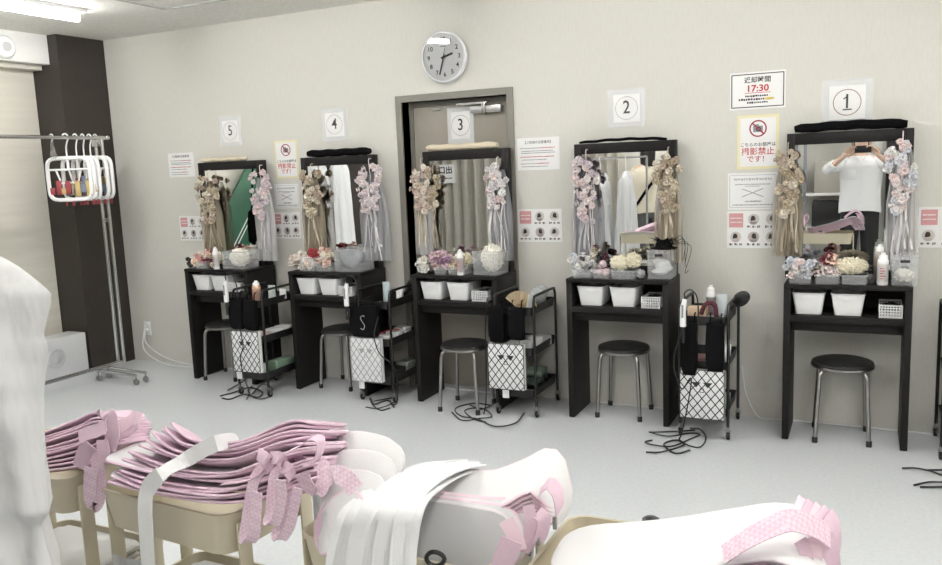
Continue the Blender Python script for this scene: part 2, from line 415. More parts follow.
def prohibition(x0, x1, z0, z1, label):
    t, w, h = sheet('no_photo_sign', x0, x1, z0, z1, label, 'notice', 'no photography notices', m=YELLOWP)
    bm = BM(); box(bm, -w*.86, w*.86, -.0028, -.0022, -h*.90, h*.90); obj('paper', bm, PAPER, t)
    cz = h*.50; r = w*.42
    ring(t, 0, cz, r*.84, r, mat('dark_red_ink', (.30, .02, .05), .5), 'prohibition_ring', -.0042)
    bm = BM(); box(bm, -r*.9, r*.9, -.0048, -.0042, -.004, .004, rot=Matrix.Translation((0, 0, cz)) @ Matrix.Rotation(PI/4, 4, 'Y')); obj('prohibition_slash', bm, MATS['dark_red_ink'], t)
    bm = BM(); strip(bm, -r*.55, r*.55, cz-r*.42, cz+r*.32, -.0029); strip(bm, -r*.3, r*.1, cz+r*.32, cz+r*.5, -.0029); obj('camera_icon', bm, GREYINK, t)
    ring(t, r*.05, cz-.003, r*.16, r*.28, INK, 'lens_icon', -.0036, 20)
    text('こちらのお部屋は', w*.215, (0, -.003, -h*.10), INK, t, bold=.0002)
    text('撮影禁止', w*.40, (0, -.003, -h*.36), REDINK, t, 'red_lettering', bold=.0004)
    text('です！', w*.36, (0, -.003, -h*.64), REDINK, t, 'red_lettering', bold=.0004)
prohibition(4.990, 5.214, 1.460, 1.762, 'yellow-edged no photography notice beside mirror 1, under the return time notice')
prohibition(1.676, 1.886, 1.503, 1.781, 'yellow-edged no photography notice between the mirrors of desks 5 and 4')

t, w, h = sheet('return_time_sign', 4.948, 5.245, 1.795, 2.000, 'black-bordered return time notice reading 17:30 above the no photography notice', 'notice')
bm = BM()
for a in (-1, 1):
    strip(bm, a*w*.93-.0025, a*w*.93+.0025, -h*.9, h*.9, -.0023); strip(bm, -w*.93, w*.93, a*h*.88-.0025, a*h*.88+.0025, -.0023)
obj('border', bm, INK, t, smooth=0)
text('返却時間', .036, (0, -.0024, h*.55), INK, t, bold=.0006)
text('17:30', .050, (0, -.0024, h*.10), REDINK, t, 'red_lettering', bold=.0012, sx=1.1)
bm = BM(); strip(bm, -.068, .068, -h*.14, -h*.11, -.0023); obj('underline', bm, REDINK, t)
illegible(t, [(-.065, .055, -.030, .012), (-.10, .09, -.048, .013), (-.055, .055, -.066, .012)], INK)
bm = BM(); strip(bm, .04, .085, -.052, -.042, -.0030); obj('highlight', bm, mat('yellow_marker', (.75, .55, .06), .5), t)

def info(x0, x1, z0, z1, label, kind):
    t, w, h = sheet('info_sign', x0, x1, z0, z1, label, 'notice', 'printed information notices')
    if kind == 'X':
        bm = BM()
        for a in (-1, 1):
            strip(bm, a*w*.92-.0015, a*w*.92+.0015, -h*.88, h*.88, -.0023); strip(bm, -w*.92, w*.92, a*h*.88-.0015, a*h*.88+.0015, -.0023)
        obj('border', bm, mat('light_grey_ink', (.5, .51, .53), .5), t, smooth=0)
        illegible(t, [(-w*.75, w*.75, h*.66, .014)], MATS['light_grey_ink'], 'title')
        illegible(t, [(-w*.7, w*.7, h*.38, .006), (-w*.3, w*.3, h*.28, .005), (-w*.3, w*.35, -h*.55, .010), (-w*.8, w*.8, -h*.74, .007)])
        bm = BM()
        for a in (-1, 1): box(bm, -w*.46, w*.46, -.0029, -.0023, -.0022, .0022, rot=Matrix.Translation((0, 0, -h*.08)) @ Matrix.Rotation(a*.38, 4, 'Y'))
        obj('crossed_sticks', bm, mat('mid_grey_ink', (.35, .35, .36), .5), t)
    else:
        text('【ご利用の注意事項】', .020, (0, -.0024, h*.70), INK, t, 'title', bold=.0001)
        illegible(t, [(-w*.85, w*.1, h*.36, .006), (-w*.8, w*.7, h*.18, .006), (-w*.8, w*.8, h*.06, .006), (-w*.8, w*.4, -h*.36, .006), (-w*.85, -w*.1, -h*.6, .006), (-w*.8, w*.45, -h*.78, .006)])
        illegible(t, [(w*.1, w*.8, h*.36, .006), (-w*.85, w*.75, -h*.18, .006), (-w*.1, w*.5, -h*.6, .006)], REDINK, 'red_fine_print')
info(4.939, 5.212, 1.230, 1.439, 'white notice with two crossed sticks below the no photography notice of desk 1', 'X')
info(1.646, 1.871, 1.280, 1.461, 'white notice with two crossed sticks left of mirror 4', 'X')
info(.600, .873, 1.544, 1.734, 'white text notice on the wall left of mirror 5', 'T')
info(3.631, 3.917, 1.499, 1.703, 'white text notice right of the door frame', 'T')

def six(x0, x1, z0, z1, label):
    t, w, h = sheet('hairstyle_sign', x0, x1, z0, z1, label, 'chart', 'six-picture hairstyle charts')
    cw = w*2/3
    bm = BM(); strip(bm, -w+.012, -w+cw-.008, h*.12, h*.88, -.0023); obj('pink_block', bm, PINKINK, t)
    illegible(t, [(-w+.02, -w+cw-.016, h*.62, .008), (-w+.02, -w+cw-.016, h*.40, .008)], PAPER, 'pale_print', -.003)
    k = 0
    for r_ in range(2):
        for c_ in range(3):
            if r_ == 0 and c_ == 0: continue
            cx = -w+cw*(c_+.5); cz = h*.56-r_*h*.96; k += 1
            g = [(.62, .60, .58), (.58, .54, .52), (.66, .62, .60), (.50, .46, .45), (.60, .56, .55)][k-1]
            d = disc(t, cx, cz, h*.29, mat('portrait_ground_%d' % k, g, .5), 'portrait')
            sg = 1 if k % 2 else -1
            def oval(nm, ox, oz, rx, rz_, yy, m_, half=False):
                bm = BM(); A = [[Vector((cx+ox*h+rx*h*math.cos(2*PI*i/18), y_, cz+oz*h+rz_*h*(min(.25, math.sin(2*PI*i/18)) if half else math.sin(2*PI*i/18)))) for i in range(18)] for y_ in (yy, yy-.0004)]
                loft(bm, A); obj(nm, bm, m_, t, smooth=0)
            oval('shoulders', -.01*sg, -.16, .19, .13, -.0029, mat('portrait_cloth_%d' % (k % 3), [(.55, .48, .45), (.30, .24, .26), (.68, .66, .64)][k % 3], .6), True)
            oval('face', .055*sg, .00, .075, .10, -.0033, mat('portrait_face', (.46, .34, .29), .5))
            oval('hair', -.025*sg, .055, .115, .135 if k % 2 else .15, -.0037, mat('portrait_hair', (.035, .025, .022), .5))
            oval('hair_bun', -.10*sg, -.03, .06, .07, -.0037, MATS['portrait_hair'])
            illegible(t, [(cx-cw*.36, cx-cw*.18, cz-h*.40, h*.13), (cx-cw*.07, cx+cw*.09, cz-h*.40, h*.13), (cx+cw*.2, cx+cw*.36, cz-h*.40, h*.13)], mat('portrait_thumb', (.10, .08, .075), .5), 'thumbnails')
six(4.935, 5.230, 1.008, 1.222, 'six-picture hairstyle chart left of mirror 1, at the bottom of the notices')
six(5.914, 6.205, 1.018, 1.232, 'six-picture hairstyle chart right of mirror 1 at the edge of the photo')
six(3.622, 3.922, 1.037, 1.250, 'six-picture hairstyle chart right of the door frame')
six(1.616, 1.866, 1.054, 1.250, 'six-picture hairstyle chart left of mirror 4')
six(.660, .940, 1.034, 1.232, 'six-picture hairstyle chart left of mirror 5')
# ------------------------------------------------------------------ dressing desks with mirrors
DXS = {1: 5.280, 2: 4.064, 3: 3.004, 4: 2.0015, 5: 1.023}
DW, DH, DY0, DY1 = .606, .856, -.355, -.035
def make_desk():
    t = thing('dressing_desk', (0, 0, 0), '', 'dressing table', 'black dressing desks along the wall')
    for s in (0, 1):
        bm = BM(); x0 = s*(DW-.034); box(bm, x0, x0+.034, DY0, DY1, .004, DH-.022, .0015); obj('side_panel', bm, DESK, t)
    bm = BM(); box(bm, 0, DW, DY0-.004, DY1, DH-.022, DH, .002); obj('table_top', bm, DESK, t)
    bm = BM(); box(bm, .034, DW-.034, DY0+.002, DY1, .655, .690, .001); obj('shelf', bm, DESK, t)
    bm = BM(); box(bm, .034, DW-.034, DY0+.045, DY0+.063, .600, .655, .001); obj('apron', bm, DESK, t)
    bm = BM(); box(bm, .034, DW-.034, DY1-.012, DY1, .690, DH-.022); obj('back_panel', bm, DESK, t)
    bm = BM()
    for s in (.004, DW-.030):
        for y in (DY0+.01, DY1-.035): box(bm, s, s+.026, y, y+.026, 0, .004)
    obj('foot_glides', bm, RUB, t)
    f0 = -.105; f1 = -.045; MX = -.016
    bm = BM(); z0, z1 = DH, 1.646
    for x0, x1, a, b in ((MX, MX+.040, z0, z1), (DW-.050, DW-.010, z0, z1), (MX+.040, DW-.050, z1-.062, z1), (MX+.040, DW-.050, z0, z0+.05)):
        box(bm, x0, x1, f0, f1, a, b, .0015)
    box(bm, MX, DW-.010, f1, f1+.006, z0, z1)
    fr = obj('mirror_frame', bm, DESK, t)
    bm = BM(); box(bm, MX+.040, DW-.050, f0+.014, f0+.02, z0+.05, z1-.062); obj('mirror_glass', bm, GLASSM, fr)
    return t
desk0 = make_desk()
DLAB = {1: 'black desk and mirror under number 1, reflecting the photographer', 2: 'black desk and mirror under number 2, with a black feather hat on it', 3: 'black desk and mirror standing in front of the grey door', 4: 'black desk and mirror between the door and the far left desk', 5: 'black desk and mirror farthest left, nearest the dark pillar'}
DT = DH+.0009
for k, x in DXS.items():
    d = desk0 if k == 1 else dup(desk0)
    d.location = (x, 0, 0); d['label'] = DLAB[k]

# rolled covers on the mirrors
CREAMF = mat('cream_cloth', (.66, .58, .45), .9, bump=.3, bscale=80)
def cover(k, x0, x1, r, m, label, flat=1):
    bm = BM(); X = DXS[k]; n = 30
    pts = [(X+x0+(x1-x0)*i/n, -.075+.004*math.sin(i*1.3+k), 1.646+r*flat+.002*math.sin(i*.8)+(.010*math.sin(PI*i/n) if flat < 1 else 0)) for i in range(n+1)]
    tube(bm, pts, [r*(.72+.28*min(1, i/2, (n-i)/2)) for i in range(n+1)], 12)
    for v in bm.verts: v.co.z = 1.6462+(v.co.z-1.646)*flat if flat < 1 else max(v.co.z, 1.6462)
    single('mirror_cover', bm, m, label, 'mirror cover', 'cloth covers on top of the mirrors')
cover(5, .0, .45, .018, CREAMF, 'cream rolled cover on top of mirror 5')
cover(4, .035, .565, .026, BLKFAB, 'thick black rolled cover on top of mirror 4')
cover(3, .01, .525, .022, CREAMF, 'cream rolled cover on top of mirror 3 in front of the door')
cover(2, .01, .54, .010, BLKFAB, 'thin black cover lying on top of mirror 2', .9)
cover(1, .02, .565, .028, BLKFAB, 'black folded cover on top of mirror 1', .9)

# stools --------------------------------------------------------------
def make_stool():
    t = thing('stool', (0, 0, 0), '', 'stool', 'round black stools with steel legs')
    bm = BM(); lathe(bm, [(0, .405), (.148, .405), (.155, .412), (.152, .424), (.13, .432), (0, .434)], n=36); obj('seat', bm, mat('black_vinyl', (.015, .015, .015), .45), t)
    bm = BM(); lathe(bm, [(.0, .392), (.150, .392), (.158, .398), (.158, .408), (.152, .412), (0, .411)], n=36); obj('rim', bm, STEEL, t)
    for k in range(4):
        a = PI/4+k*PI/2; u = Vector((math.cos(a), math.sin(a), 0))
        P = [u*.07+Vector((0, 0, .388)), u*.125+Vector((0, 0, .388)), u*.150+Vector((0, 0, .378)), u*.161+Vector((0, 0, .352)), u*.165+Vector((0, 0, .31)), u*.185+Vector((0, 0, .012))]
        bm = BM(); tube(bm, spline(P, 18), .0115, 10); l = obj('leg', bm, STEEL, t)
        bm = BM(); lathe(bm, [(0, 0), (.0145, 0), (.0145, .028), (.0125, .032), (0, .032)], u*.1855, 12); obj('rubber_foot', bm, RUB, l)
    return t
st0 = make_stool()
SPOS = {1: (5.57, -.21, .06), 2: (4.357, -.165, -.02), 3: (3.375, -.36, .03), 4: (2.29, -.14, -.03), 5: (1.255, -.21, .15)}
SL = {1: 'round black stool with steel legs under desk 1', 2: 'round black stool with steel legs under desk 2', 3: 'round black stool with steel legs under the desk in front of the door', 4: 'round black stool with steel legs under desk 4, partly behind a cart', 5: 'round black stool with steel legs under the far left desk'}
for k, (x, y, a) in SPOS.items():
    s = st0 if k == 1 else dup(st0)
    s.location = (x, y, 0); s.rotation_euler = (0, 0, a); s['label'] = SL[k]

# bins in the desk shelf --------------------------------------------------
def make_bin():
    t = thing('storage_bin', (0, 0, 0), '', 'bin', 'white bins in the desk shelves')
    bm = BM(); tray(bm, -.080, .080, -.11, .11, 0, .112, .016, .003, .016, .004); obj('body', bm, WHITEP, t)
    bm = BM(); n = 18   # scooped lip at the front
    A = []
    for i in range(n+1):
        u = i/n*2-1; x = u*.060; dz = .020*(1-u*u)
        A.append([Vector((x, -.1135, .108)), Vector((x, -.1165, .108)), Vector((x, -.1165, .106-dz)), Vector((x, -.1120, .106-dz))])
    loft(bm, A); obj('scoop_handle', bm, WHITEP, t)
    return t
bin0 = make_bin(); first = True
bx = {1: (.120, .311), 2: (.135, .333), 3: (.120, .315), 4: (.120, .307), 5: (.120, .298)}
side = ('left', 'right')
for k in DXS:
    for i, x in enumerate(bx[k]):
        b = bin0 if first else dup(bin0); first = False
        b.location = (DXS[k]+x, -.215, .6912)
        b['label'] = '%s white scoop-lip bin of the two in the shelf of desk %d' % (side[i], k)
def make_basket():
    t = thing('mesh_basket', (0, 0, 0), '', 'basket', 'small white lattice baskets in the desk shelves')
    w, d, h = .052, .09, .068
    bm = BM(); box(bm, -w+.004, w-.004, -d+.004, d-.004, 0, .003)
    for z in (.0, h-.008):
        box(bm, -w, w, -d, -d+.003, z, z+.008); box(bm, -w, w, d-.003, d, z, z+.008); box(bm, -w, -w+.003, -d, d, z, z+.008); box(bm, w-.003, w, -d, d, z, z+.008)
    for z in (.020, .034, .048):
        box(bm, -w, w, -d, -d+.003, z, z+.005); box(bm, -w, w, d-.003, d, z, z+.005); box(bm, -w, -w+.003, -d, d, z, z+.005); box(bm, w-.003, w, -d, d, z, z+.005)
    for i in range(9):
        x = -w+2*w*i/8; box(bm, x-.0022, x+.0022, -d, -d+.003, 0, h); box(bm, x-.0022, x+.0022, d-.003, d, 0, h)
    for i in range(13):
        y = -d+2*d*i/12; box(bm, -w, -w+.003, y-.0022, y+.0022, 0, h); box(bm, w-.003, w, y-.0022, y+.0022, 0, h)
    obj('lattice', bm, WHITEP, t, smooth=0)
    bm = BM()
    for i in range(5): blob(bm, (rnd.uniform(-.02, .02), rnd.uniform(-.05, .05), .035+rnd.uniform(0, .012)), .027, 2, .05)
    obj('contents', bm, BLKPLA, t)
    return t
bk0 = make_basket()
bkx = {1: .510, 2: .500, 3: .475, 4: .460, 5: .455}
for k in DXS:
    b = bk0 if k == 1 else dup(bk0)
    b.location = (DXS[k]+bkx[k], -.245, .6912); b['label'] = 'small white lattice basket beside the bins in the shelf of desk %d' % k

# flowers ------------------------------------------------------------------
FM = {}
def flower_mesh(c, var):
    key = (c, var)
    if key in FM: return FM[key]
    bm = BM(); r_ = random.Random(var)
    for layer, (R_, n, z) in enumerate(((.026, 6, 0), (.017, 5, .006))):
        for k in range(n):
            a = 2*PI*k/n+layer*.5+r_.uniform(-.1, .1); u = Vector((math.cos(a), math.sin(a), 0)); v = Vector((-u.y, u.x, 0))
            rr = R_*r_.uniform(.85, 1.15)
            A = []
            for s, wd, h in ((.12, .25, 0), (.45, .75, .010), (.8, .85, .012), (1.0, .40, .006)):
                A.append([u*(rr*s)+v*(wd*rr*.5*q)+Vector((0, 0, z+h*(1+layer)-abs(q)*.003*(-1 if layer else 1))) for q in (-1, 0, 1)])
            R2 = [[bm.verts.new(p) for p in ring_] for ring_ in A]
            for x, y in zip(R2, R2[1:]):
                for i in range(2): bm.faces.new((x[i], x[i+1], y[i+1], y[i]))
    blob(bm, (0, 0, .010), .006, 1, mi=1)
    o = obj('f', bm, [fabric(c), fabric((.70, .60, .36))], None)
    me = o.data; bpy.data.objects.remove(o); FM[key] = me
    return me
BEIGE = [(.55, .48, .36), (.62, .54, .43), (.72, .66, .56), (.46, .38, .27), (.50, .40, .33)]
PINKS = [(.76, .62, .64), (.82, .76, .76), (.68, .60, .66), (.80, .68, .68)]
BEIPK = [(.66, .52, .47), (.74, .66, .58), (.58, .47, .40), (.78, .72, .66)]
WHTPK = [(.82, .78, .78), (.84, .84, .84), (.76, .62, .63), (.70, .68, .72)]
BLUPK = [(.80, .66, .66), (.64, .67, .74), (.84, .83, .82), (.72, .73, .78), (.83, .75, .74)]
LILAC = [(.72, .64, .68), (.80, .74, .76), (.82, .72, .72), (.66, .60, .66)]
def ornament(pxc, py0, py1, pyend, yw, palette, label, n, halfpx, ribcol, tul, side):
    n = int(n*1.9)
    """hanging bunch of fabric flowers, ribbons and tulle on a side rail of a mirror frame"""
    Y = -.135+yw; top = at(pxc, py0, 1, Y); low = at(pxc, py1, 1, Y); end = at(pxc, pyend, 1, Y)
    hw = abs(at(pxc+halfpx, py0, 1, -.135).x-top.x)
    t = thing('hair_ornament_bunch', (top.x, Y, end.z), label, 'hair ornaments', 'flower bunches hanging beside the mirrors')
    L = top.z-end.z; fz = top.z-low.z
    bm = BM(); tube(bm, spline([(0, .028, L+.05), (0, .0, L+.045), (0, 0, L), (.006, .004, L-fz*.5), (-.004, 0, L-fz)], 18), .003, 6); obj('cord', bm, fabric(palette[0]), t)
    for k in range(n):
        z = L-fz*(k+.4)/n; a = rnd.uniform(-1.35, 1.35); w = hw*(.55+.45*math.sin(PI*min(1, .25+k/n)))
        x = w*rnd.uniform(-1, 1)*.92; y = -.010-.022*(1-abs(x)/hw)*rnd.uniform(.3, 1.2)
        c = rnd.choice(palette)
        f = bpy.data.objects.new('flower', flower_mesh(c, rnd.randint(0, 3))); COL.objects.link(f); f.parent = t
        s = rnd.uniform(.66, 1.08)
        f.location = (x, y, z); f.scale = (s, s, s)
        f.rotation_euler = (PI/2+rnd.uniform(-.6, .6), rnd.uniform(0, 6), rnd.uniform(-.7, .7)+x/hw*.8)
    for k in range(9):
        x0 = rnd.uniform(-hw*.6, hw*.6); x1 = rnd.uniform(-hw*.85, hw*.85); ph = rnd.uniform(0, 6); zz = rnd.uniform(.0, .18)*L
        P = [Vector((x0+(x1-x0)*i/12+.006*math.sin(ph+i*.8), -.004-.012*math.sin(ph+i*.5)**2, (L-fz*.35)*(1-i/12)+zz*i/12)) for i in range(13)]
        a = rnd.uniform(-.9, .9)
        bm = BM(); ribbon(bm, P, (math.cos(a), math.sin(a), 0), rnd.choice((.006, .010, .014)), .0008); obj('ribbon', bm, ribcol[k % len(ribcol)], t)
    if tul is not None:
        for k in range(3):
            bm = BM(); cols = 11; rows = 14; V = []; ph = rnd.uniform(0, 6); xo = ((k-1)*hw*.45+side*hw*.25)*min(1, .3+i/(rows-1)*2) if False else (k-1)*hw*.40+side*hw*.12
            for i in range(rows):
                u = i/(rows-1); z = (L-fz*.15)*(1-u)+.01; w = hw*(.10+.62*min(1, u*2.2)**.8)
                V.append([bm.verts.new((xo+w*(j/(cols-1)*2-1), .006+.011*math.sin(j*1.9+ph+u*1.5)*(.4+u)-.006*k+.004, z)) for j in range(cols)])
            for a, b in zip(V, V[1:]):
                for j in range(cols-1): bm.faces.new((a[j], a[j+1], b[j+1], b[j]))
            bmesh.ops.solidify(bm, geom=bm.faces[:], thickness=.0006)
            obj('tulle', bm, tul, t)
RB = [TAN, TULLEB, mat('olive_ribbon', (.33, .285, .20), .7), mat('cream_ribbon', (.62, .56, .45), .7)]
RP = [mat('grey_ribbon', (.52, .52, .55), .7), TULLE, mat('pale_ribbon', (.78, .74, .74), .7)]
ornament(788, 152, 215, 258, 0, BEIGE, 'beige and gold flower bunch hanging at the left side of mirror 1', 24, 14, RB, TULLEB, 0)
ornament(903, 141, 212, 268, 0, BLUPK, 'white, pink and blue flower bunch with tulle at the right side of mirror 1', 24, 15, RP, TULLE, 1)
ornament(586, 158, 222, 262, 0, PINKS, 'pink and grey flower bunch with tulle at the left side of mirror 2', 22, 13, RP, TULLEG, -1)
ornament(668, 156, 212, 264, 0, BEIGE, 'beige flower bunch hanging at the right side of mirror 2', 24, 13, RB, TULLEB, 0)
ornament(421, 166, 212, 256, 0, BEIPK, 'beige and dusty pink flower bunch at the left of mirror 3, outer strand', 16, 9, [RB[3], TULLE, RB[0]], TULLE, 0)
ornament(433, 173, 208, 252, .022, BEIGE, 'thin cream flower strand lying on the glass at the left of mirror 3', 10, 4, [RB[3], RB[1]], None, 0)
ornament(497, 165, 208, 262, 0, WHTPK, 'white and pink flower bunch with grey tulle at the right side of mirror 3', 22, 12, RP, TULLEG, 1)
ornament(311, 171, 215, 254, 0, BEIGE, 'brown and beige flower bunch hanging at the left side of mirror 4', 22, 11, RB, TULLEB, 0)
ornament(369, 166, 212, 262, 0, LILAC, 'lilac pink flower bunch with grey tulle at the right side of mirror 4', 24, 13, RP, TULLEG, 1)
ornament(208, 177, 222, 254, 0, BEIGE, 'beige and gold flower bunch hanging at the left side of mirror 5', 24, 11, RB, TULLEB, 0)
ornament(260, 172, 218, 262, 0, PINKS, 'pale pink flower bunch with tulle at the right side of mirror 5', 22, 10, RP, TULLE, 1)

# boxes, cans and heaps on the desks ----------------------------------------
def clear_box(k, x0, x1, y0, y1, h, label, m=CLEAR, handle=False, cat='container'):
    X = DXS[k]
    t = thing('clear_container', (X+(x0+x1)/2, (y0+y1)/2, DT), label, cat, 'clear containers on the desks')
    w, d = (x1-x0)/2, (y1-y0)/2
    bm = BM(); tray(bm, -w, w, -d, d, 0, h, .008, .002, .004); o = obj('body', bm, m, t)
    bm = BM(); A = [rrect(-w-.003, w+.003, -d-.003, d+.003, h-.006, .01), rrect(-w-.003, w+.003, -d-.003, d+.003, h+.001, .01), rrect(-w+.002, w-.002, -d+.002, d-.002, h+.001, .006), rrect(-w+.002, w-.002, -d+.002, d-.002, h-.006, .006)]
    loft(bm, A, loop=True, cap=False); obj('rim', bm, FROST, t)
    if handle:
        bm = BM(); box(bm, -.022, .022, -d-.0015, -d+.002, h-.034, h-.020, .002); obj('handle_slot', bm, INK, t)
    return t
def heap(k, x0, x1, y0, y1, z0, z1, cols, n, label, cat='flower', group=None, name='fabric_flower', s0=1.0):
    """fabric flowers lying in a box: each its own object"""
    X = DXS[k]
    for i in range(n):
        o = bpy.data.objects.new(name, flower_mesh(rnd.choice(cols), rnd.randint(0, 3))); COL.objects.link(o)
        u = rnd.random(); s = s0*rnd.uniform(.8, 1.25)
        o.location = (X+x0+(x1-x0)*rnd.random(), y0+(y1-y0)*rnd.random(), DT+z0+(z1-z0)*((i+.5)/n))
        o.rotation_euler = (rnd.uniform(-.2, 1.3), rnd.uniform(-.7, .7), rnd.uniform(-.8, .8)); o.scale = (s, s, s)
        tag(o, label, cat, group or label)
def pompom(c, r, m, label, cat='pom-pom', sc=(1, 1, 1), name='pompom', n=150):
    bm = BM(); blob(bm, (0, 0, 0), r*.82, 3, .06, sc=sc)
    for i in range(n):
        u = Vector((rnd.gauss(0, 1), rnd.gauss(0, 1), rnd.gauss(0, 1))).normalized()
        p = Vector((u.x*sc[0], u.y*sc[1], u.z*sc[2]))*r*.8
        q = u.orthogonal().normalized()*r*.16; e = u.cross(q)
        tip = p+Vector((u.x*sc[0], u.y*sc[1], u.z*sc[2]))*r*rnd.uniform(.15, .28)+q*rnd.uniform(-.6, .6)
        a = bm.verts.new(p+q); b = bm.verts.new(p-q*.5+e*.9); d = bm.verts.new(p-q*.5-e*.9); t_ = bm.verts.new(tip)
        for f in ((a, b, t_), (b, d, t_), (d, a, t_)): bm.faces.new(f)
    bmesh.ops.translate(bm, verts=bm.verts, vec=Vector(c))
    return single(name, bm, m, label, cat, smooth=70)
CRM = mat('cream_wool', (.80, .75, .60), .95, sheen=.4)
CRM2 = mat('ivory_wool', (.82, .80, .72), .95, sheen=.4)
def spray(x, y, z, h, r, mbody, mband, label, name='spray_can'):
    t = thing(name, (x, y, z), label, 'spray can')
    bm = BM(); lathe(bm, [(0, 0), (r*.95, 0), (r, .004), (r, h*.74), (r*.95, h*.78), (r*.82, h*.82), (0, h*.82)], n=20); obj('can', bm, mbody, t)
    bm = BM(); lathe(bm, [(r+.0006, h*.12), (r+.0006, h*.66)], n=20, cap=False); bmesh.ops.solidify(bm, geom=bm.faces[:], thickness=.0005); obj('printed_band', bm, mband, t)
    bm = BM(); lathe(bm, [(0, h*.82), (r*.78, h*.82), (r*.78, h*.90), (r*.66, h*.93), (r*.42, h*.94), (r*.40, h), (0, h)], n=16); obj('cap', bm, WHITEP, t)
    bm = BM()
    for i in range(5): box(bm, -r*.5, r*.5*rnd.uniform(0, 1), -r-.0012, -r-.0004, h*(.2+.08*i), h*(.2+.08*i)+.004)
    obj('print', bm, mat('rose_print', (.5, .12, .13), .5), t)
    return t
WBAND = mat('off_white_label', (.78, .77, .76), .35); OBAND = mat('orange_beige_label', (.60, .43, .33), .35)

# desk 1
clear_box(1, .02, .135, -.335, -.22, .05, 'shallow clear tray of white, pink and blue flowers at left of desk 1')
heap(1, .005, .15, -.335, -.21, .02, .115, BLUPK, 22, 'white, pink or blue fabric flower heaped at the left end of desk 1')
clear_box(1, .15, .27, -.335, -.20, .05, 'clear tray holding a dark red flower on desk 1')
heap(1, .16, .26, -.32, -.21, .03, .095, [(.80, .72, .70), (.62, .56, .60), (.72, .62, .60)], 9, 'pale flower in the middle tray of desk 1')
heap(1, .19, .21, -.31, -.29, .115, .125, [(.13, .015, .03)], 1, 'dark red fabric flower on top of the middle tray of desk 1', s0=1.5)
heap(1, .225, .235, -.31, -.29, .105, .115, [(.78, .55, .45)], 1, 'peach fabric flower beside the dark red one on desk 1', s0=1.4)
clear_box(1, .275, .40, -.335, -.20, .05, 'clear tray under the cream pompom of desk 1')
pompom((DXS[1]+.315, -.268, DT+.092), .064, CRM, 'large fluffy cream pompom in a clear tray on desk 1', sc=(1.45, 1, .72), n=320)
pompom((DXS[1]+.415, -.27, DT+.0275), .028, mat('dark_bead', (.10, .10, .10), .4), 'small dark grey bead cluster beside the spray cans of desk 1', 'beads', name='bead_cluster', n=120)
spray(DXS[1]+.468, -.30, DT, .165, .026, WHITEP, WBAND, 'white spray can nearest the front on desk 1')
spray(DXS[1]+.452, -.215, DT, .20, .026, mat('grey_can', (.42, .38, .35), .3, .3), mat('taupe_label', (.36, .30, .27), .4), 'taller grey spray can behind the white one on desk 1')
clear_box(1, .505, .63, -.31, -.14, .15, 'large clear container with white filling at right end of desk 1', FROST, True)
pompom((DXS[1]+.567, -.225, DT+.042), .050, CRM2, 'ivory wool in the large clear container of desk 1', 'wool', sc=(1, 1.3, .72), name='wool')
# desk 2
clear_box(2, .03, .145, -.335, -.22, .05, 'shallow clear tray of white and grey-blue flowers at left of desk 2')
heap(2, .02, .15, -.335, -.21, .02, .125, [(.83, .82, .80), (.66, .68, .74), (.84, .80, .74), (.74, .74, .78)], 20, 'white or grey-blue fabric flower heaped at the left end of desk 2')
heap(2, .10, .19, -.20, -.17, .02, .16, [(.10, .02, .04), (.04, .03, .035), (.48, .44, .32)], 9, 'dark red or black fabric flower behind the trays of desk 2')
clear_box(2, .155, .255, -.335, -.21, .05, 'clear tray of mauve pompoms on desk 2')
for i, (x, z, c) in enumerate(((.185, .03, (.62, .45, .50)), (.225, .03, (.74, .52, .54)), (.205, .078, (.64, .50, .55)))):
    pompom((DXS[2]+x, -.275, DT+z+.002), .026, fabric(c), ['mauve pompom at left in the clear tray of desk 2', 'rose pompom at right in the clear tray of desk 2', 'mauve pompom on top of the other two in the tray of desk 2'][i], n=60)
clear_box(2, .265, .41, -.335, -.20, .05, 'clear tray under the cream pompoms of desk 2')
pompom((DXS[2]+.305, -.268, DT+.088), .055, CRM, 'fluffy cream pompom at left in the tray of desk 2', sc=(1.1, 1, .9), n=220)
pompom((DXS[2]+.385, -.262, DT+.105), .050, CRM, 'fluffy cream pompom at right in the tray of desk 2', sc=(1.05, 1, 1), n=200)
pompom((DXS[2]+.435, -.29, DT+.028), .028, mat('grey_bead', (.40, .40, .42), .3), 'small grey bead cluster before the large container of desk 2', 'beads', name='bead_cluster', n=120)
clear_box(2, .47, .612, -.30, -.12, .165, 'large clear container under the black feather hat on desk 2', FROST, True)
bm = BM()
for i in range(4): blob(bm, (DXS[2]+.54+rnd.uniform(-.02, .02), -.205+rnd.uniform(-.03, .03), DT+.035+.016*i), .045, 2, .03, sc=(1.1, 1.3, .45))
single('white_cloth', bm, WHITEF, 'white cloth folded inside the large clear container of desk 2', 'cloth')
t = thing('feather_hat', (DXS[2]+.55, -.21, DT+.166), 'black feather hat lying on the large clear container of desk 2', 'hat')
bm = BM(); lathe(bm, [(0, 0), (.075, .002), (.08, .006), (.05, .012), (.045, .035), (.03, .048), (0, .05)], n=24); obj('crown', bm, BLKFAB, t)
for k in range(22):
    a = rnd.uniform(0, 6.28); l = rnd.uniform(.05, .095); u = Vector((math.cos(a), math.sin(a)*.7, 0))
    bm = BM(); ribbon(bm, [u*.02+Vector((0, 0, .03)), u*l*.6+Vector((0, 0, .055)), u*l+Vector((0, 0, rnd.uniform(.01, .07)))], u.cross(Vector((0, 0, 1))), lambda s: .022*math.sin(PI*(.12+.85*s)), .0008, 8); obj('feather', bm, BLKFAB, t)
